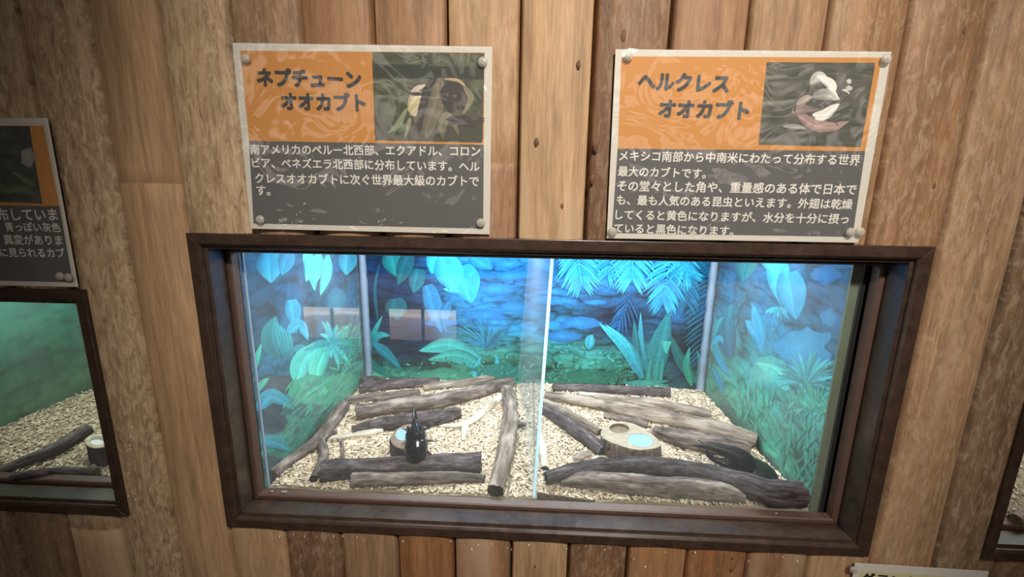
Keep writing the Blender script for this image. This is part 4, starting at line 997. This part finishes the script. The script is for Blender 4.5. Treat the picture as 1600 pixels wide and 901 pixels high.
def photo_two(ps):
    def f(s, t):
        n = noise.fractal(Vector((s*5, t*14, 7)), .8, 2.1, 5); c = lerp((88, 86, 72), (54, 54, 42), min(1, max(0, .5+n)))
        st = max(0, noise.noise(Vector((s*2, t*13+s*2, 1))))*max(0, 1-s*1.7); return lerp(c, (150, 148, 134), min(.8, st*1.6))
    pgrid(ps, (1198, 97), (1368, 98), (1345, 230), (1185, 226), f, 70)
    def z(x, y): return (1170+x/5.63, 80+y/5.63)
    ps.blob(*z(720, 400), 36, 22, (70, 64, 60), (78, 74, 66), seed=2); ps.leaf([z(400, 520), z(560, 640), z(740, 665), z(880, 615)], 9, (150, 122, 116), (162, 130, 124)); ps.leaf([z(380, 540), z(470, 510), z(600, 520)], 8, (156, 134, 128), (110, 92, 88))
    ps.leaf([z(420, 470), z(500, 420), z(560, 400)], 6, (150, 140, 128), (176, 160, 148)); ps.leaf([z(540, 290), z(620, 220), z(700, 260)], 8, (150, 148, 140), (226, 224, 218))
    ps.leaf([z(600, 215), z(720, 290), z(730, 360), z(800, 430)], 8, (230, 228, 222), (222, 220, 212)); ps.leaf([z(560, 560), z(660, 560), z(730, 510), z(800, 460)], 8, (220, 216, 210), (226, 222, 216))  # the white shapes are glare painted into the print
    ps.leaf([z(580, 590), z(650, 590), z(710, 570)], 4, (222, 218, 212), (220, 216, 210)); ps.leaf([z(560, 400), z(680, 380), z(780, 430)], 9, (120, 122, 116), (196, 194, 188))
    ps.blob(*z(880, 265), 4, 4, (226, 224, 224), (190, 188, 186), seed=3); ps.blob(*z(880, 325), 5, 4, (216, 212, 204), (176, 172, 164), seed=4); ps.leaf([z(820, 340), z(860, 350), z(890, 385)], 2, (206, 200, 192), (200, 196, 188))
    ps.leaf([z(410, 480), z(402, 520), z(412, 560)], 1.4, (70, 60, 58), (66, 58, 56)); ps.leaf([z(720, 580), z(755, 615), z(785, 665)], 1.6, (74, 62, 60), (66, 58, 56)); ps.leaf([z(300, 660), z(420, 665), z(520, 690)], 4, (150, 150, 150), (130, 130, 126))
def photo_three(ps):
    def f(s, t):
        n = noise.fractal(Vector((s*6, t*8, 9)), .8, 2.1, 5); return lerp((70, 74, 52), (34, 38, 26), min(1, max(0, .55+n)))
    pgrid(ps, (-120, 196), (46, 197), (66, 318), (-100, 312), f, 40)
    ps.blob(44, 246, 13, 17, (160, 156, 148), (140, 136, 126), n=5, rag=.2, seed=2); ps.leaf([(20, 268), (45, 285), (58, 290)], 4, (96, 96, 76), (80, 84, 62)); ps.leaf([(8, 300), (35, 296), (58, 306)], 5, (90, 92, 70), (74, 78, 58))
T1 = [('ネプチューン', (402, 120), (563, 124)), ('オオカブト', (440, 157), (570, 160))]
L1 = [('南アメリカのペルー北西部、エクアドル、コロン', (391, 233), (750, 236)), ('ビア、ベネズエラ北西部に分布しています。ヘル', (394, 254), (749, 260)), ('クレスオオカブトに次ぐ世界最大級のカブトで', (399, 278), (748, 283)), ('す。', (401, 297), (422, 298))]
sign('left one of two large laminated signs above the middle window, with a green photo', [(363, 67), (769, 73), (765, 366), (392, 357)], [(375, 79), (757, 82), (756, 226), (389, 220)], [(389, 220), (756, 226), (755, 357), (396, 349)], photo_one, T1, L1, (566, 366), seed=1)
T2 = [('ヘルクレス', (998, 126), (1139, 131)), ('オオカブト', (1031, 168), (1170, 172))]
L2 = [('メキシコ南部から中南米にわたって分布する世界', (968, 243), (1344, 250)), ('最大のカブトです。', (966, 267), (1103, 271)), ('その堂々とした角や、重量感のある体で日本で', (965, 290), (1338, 296)), ('も、最も人気のある昆虫といえます。外翅は乾燥', (964, 312), (1332, 319)), ('してくると黄色になりますが、水分を十分に摂っ', (962, 335), (1326, 342)), ('ていると黒色になります。', (960, 356), (1146, 361))]
sign('right one of two large laminated signs above the middle window, photo with white glare', [(962, 77), (1393, 81), (1341, 379), (948, 372)], [(971, 88), (1378, 90), (1352, 236), (965, 232)], [(965, 232), (1352, 236), (1332, 370), (956, 364)], photo_two, T2, L2, (1145, 378), seed=4)
L3 = [('分布していま', (-24, 335), (89, 335)), ('青っぽい灰色', (8, 354), (94, 355)), ('異変がありま', (6, 374), (97, 375)), ('に見られるカブ', (0, 394), (101, 395))]
tl3 = aty(72, 184, YS); 
sign('darker laminated sign cut off at the left edge of the picture', [(-330, 186), (74, 184), (122, 448), (-262, 440)], [(-318, 196), (68, 196), (93, 322), (-298, 315)], [(-298, 315), (93, 322), (114, 441), (-270, 432)], photo_three, None, L3, (-100, 446), seed=9)
# sign at the bottom right
e = empty('information_sign', aty(1440, 960, YS)); tag(e, 'white plastic sign with dark lettering cut off at the bottom right', 'sign', 'laminated signs on the plank wall')
bm = bmesh.new(); q = [bm.verts.new(aty(c[0], c[1], YS)) for c in ((1336, 880), (1545, 893), (1500, 1090), (1300, 1070))]; q2 = [bm.verts.new(v.co+Vector((0, .0014, 0))) for v in q]
bm.faces.new(q[::-1]); bm.faces.new(q2)
for i in range(4): bm.faces.new((q[i], q[(i+1) % 4], q2[(i+1) % 4], q2[i]))
bmesh.ops.recalc_face_normals(bm, faces=bm.faces[:]); keep(obj('backing_card', bm, plain('white_sign_card', (214, 210, 200), .4)), e)
sheet_obj('printed_sheet', [quad_grid([(1344, 890), (1478, 900), (1450, 1060), (1320, 1050)], (206, 200, 160), YS-.0003)], M_SHEET, e)
text_obj('title_text', [('グラント', (1345, 903), (1432, 909))], (34, 32, 28), e, YS-.0006, .06)

# ------------------------------------------------------------------ thumbtacks
def tack_mat():
    t = NT('clear_plastic'); tr = t.n('ShaderNodeBsdfTransparent'); tr.inputs[0].default_value = (.86, .84, .80, 1)
    g = t.bsdf(rgba((222, 216, 204)), .10, None, .8); m = t.n('ShaderNodeMixShader'); m.inputs[0].default_value = .42
    t.l(tr.outputs[0], m.inputs[1]); t.l(g, m.inputs[2]); return t.done(m.outputs[0])
M_TACK = tack_mat(); M_PIN = plain('steel_pin', (150, 150, 150), .3, Metallic=1.0)
def lathe_y(prof, seg=20):
    bm = bmesh.new(); rg = []
    for r, y in prof: rg.append([bm.verts.new((r*math.cos(2*math.pi*k/seg), y, r*math.sin(2*math.pi*k/seg))) for k in range(seg)])
    for i in range(len(rg)-1):
        for k in range(seg): bm.faces.new((rg[i][k], rg[i+1][k], rg[i+1][(k+1) % seg], rg[i][(k+1) % seg]))
    bm.faces.new(rg[0]); bm.faces.new(rg[-1][::-1]); bmesh.ops.recalc_face_normals(bm, faces=bm.faces[:]); return bm
te = empty('thumbtack'); th = obj('tack_head', lathe_y([(.0002, -.0034), (.0030, -.0032), (.0046, -.0024), (.0054, -.0010), (.0054, 0), (.0036, -.0002), (.0030, -.0014), (.0014, -.0022), (.0002, -.0023)]), M_TACK, te, True)
tp_ = obj('pin', lathe_y([(.0009, -.0024), (.0009, 0.0), (.0005, .004), (.0001, .007)], 8), M_PIN, te)
TACKS = [(384, 92, 'top left corner of the left large sign'), (754, 97, 'top right corner of the left large sign'), (407, 343, 'bottom left corner of the left large sign'), (751, 348, 'bottom right corner of the left large sign'),
         (981, 88, 'top left corner of the right large sign'), (1384, 93, 'top right corner of the right large sign'), (957, 362, 'bottom left corner of the right large sign'), (1328, 363, 'bottom right corner of the right large sign'),
         (1343, 362, 'bare wood just outside the right large sign'), (95, 431, 'bottom of the dark left sign, the inner one'), (108, 433, 'bottom right corner of the dark left sign'), (1333, 889, 'top left corner of the white bottom sign')]
for i, (u, v, lb) in enumerate(TACKS):
    if i == 0: r = te
    else:
        r = te.copy(); COL.objects.link(r)
        for ch in (th, tp_): c = ch.copy(); COL.objects.link(c); c.parent = r
    p = aty(u, v, YS-.0026); r.location = p; tag(r, 'clear thumbtack in the '+lb, 'thumbtack', 'clear thumbtacks on the wall')

# crumbs on the glazing bead
bm = bmesh.new()
for u, v in ((425, 770), (443, 773), (447, 776), (1213, 800), (95, 732), (158, 744)):
    p = aty(u, v, .041); r = random.uniform(.0012, .0022)
    mt = Matrix.Translation((p.x, .041, .0292+r*.3)) @ Matrix.Diagonal((r*1.5, r, r*.6, 1)); bmesh.ops.create_icosphere(bm, subdivisions=2, radius=1, matrix=mt)
tag(obj('bead_crumbs', bm, plain('crumb', (150, 136, 120), .8, var=.3)), 'tiny bedding crumbs scattered on the lower glazing beads', 'crumbs', kind='stuff')
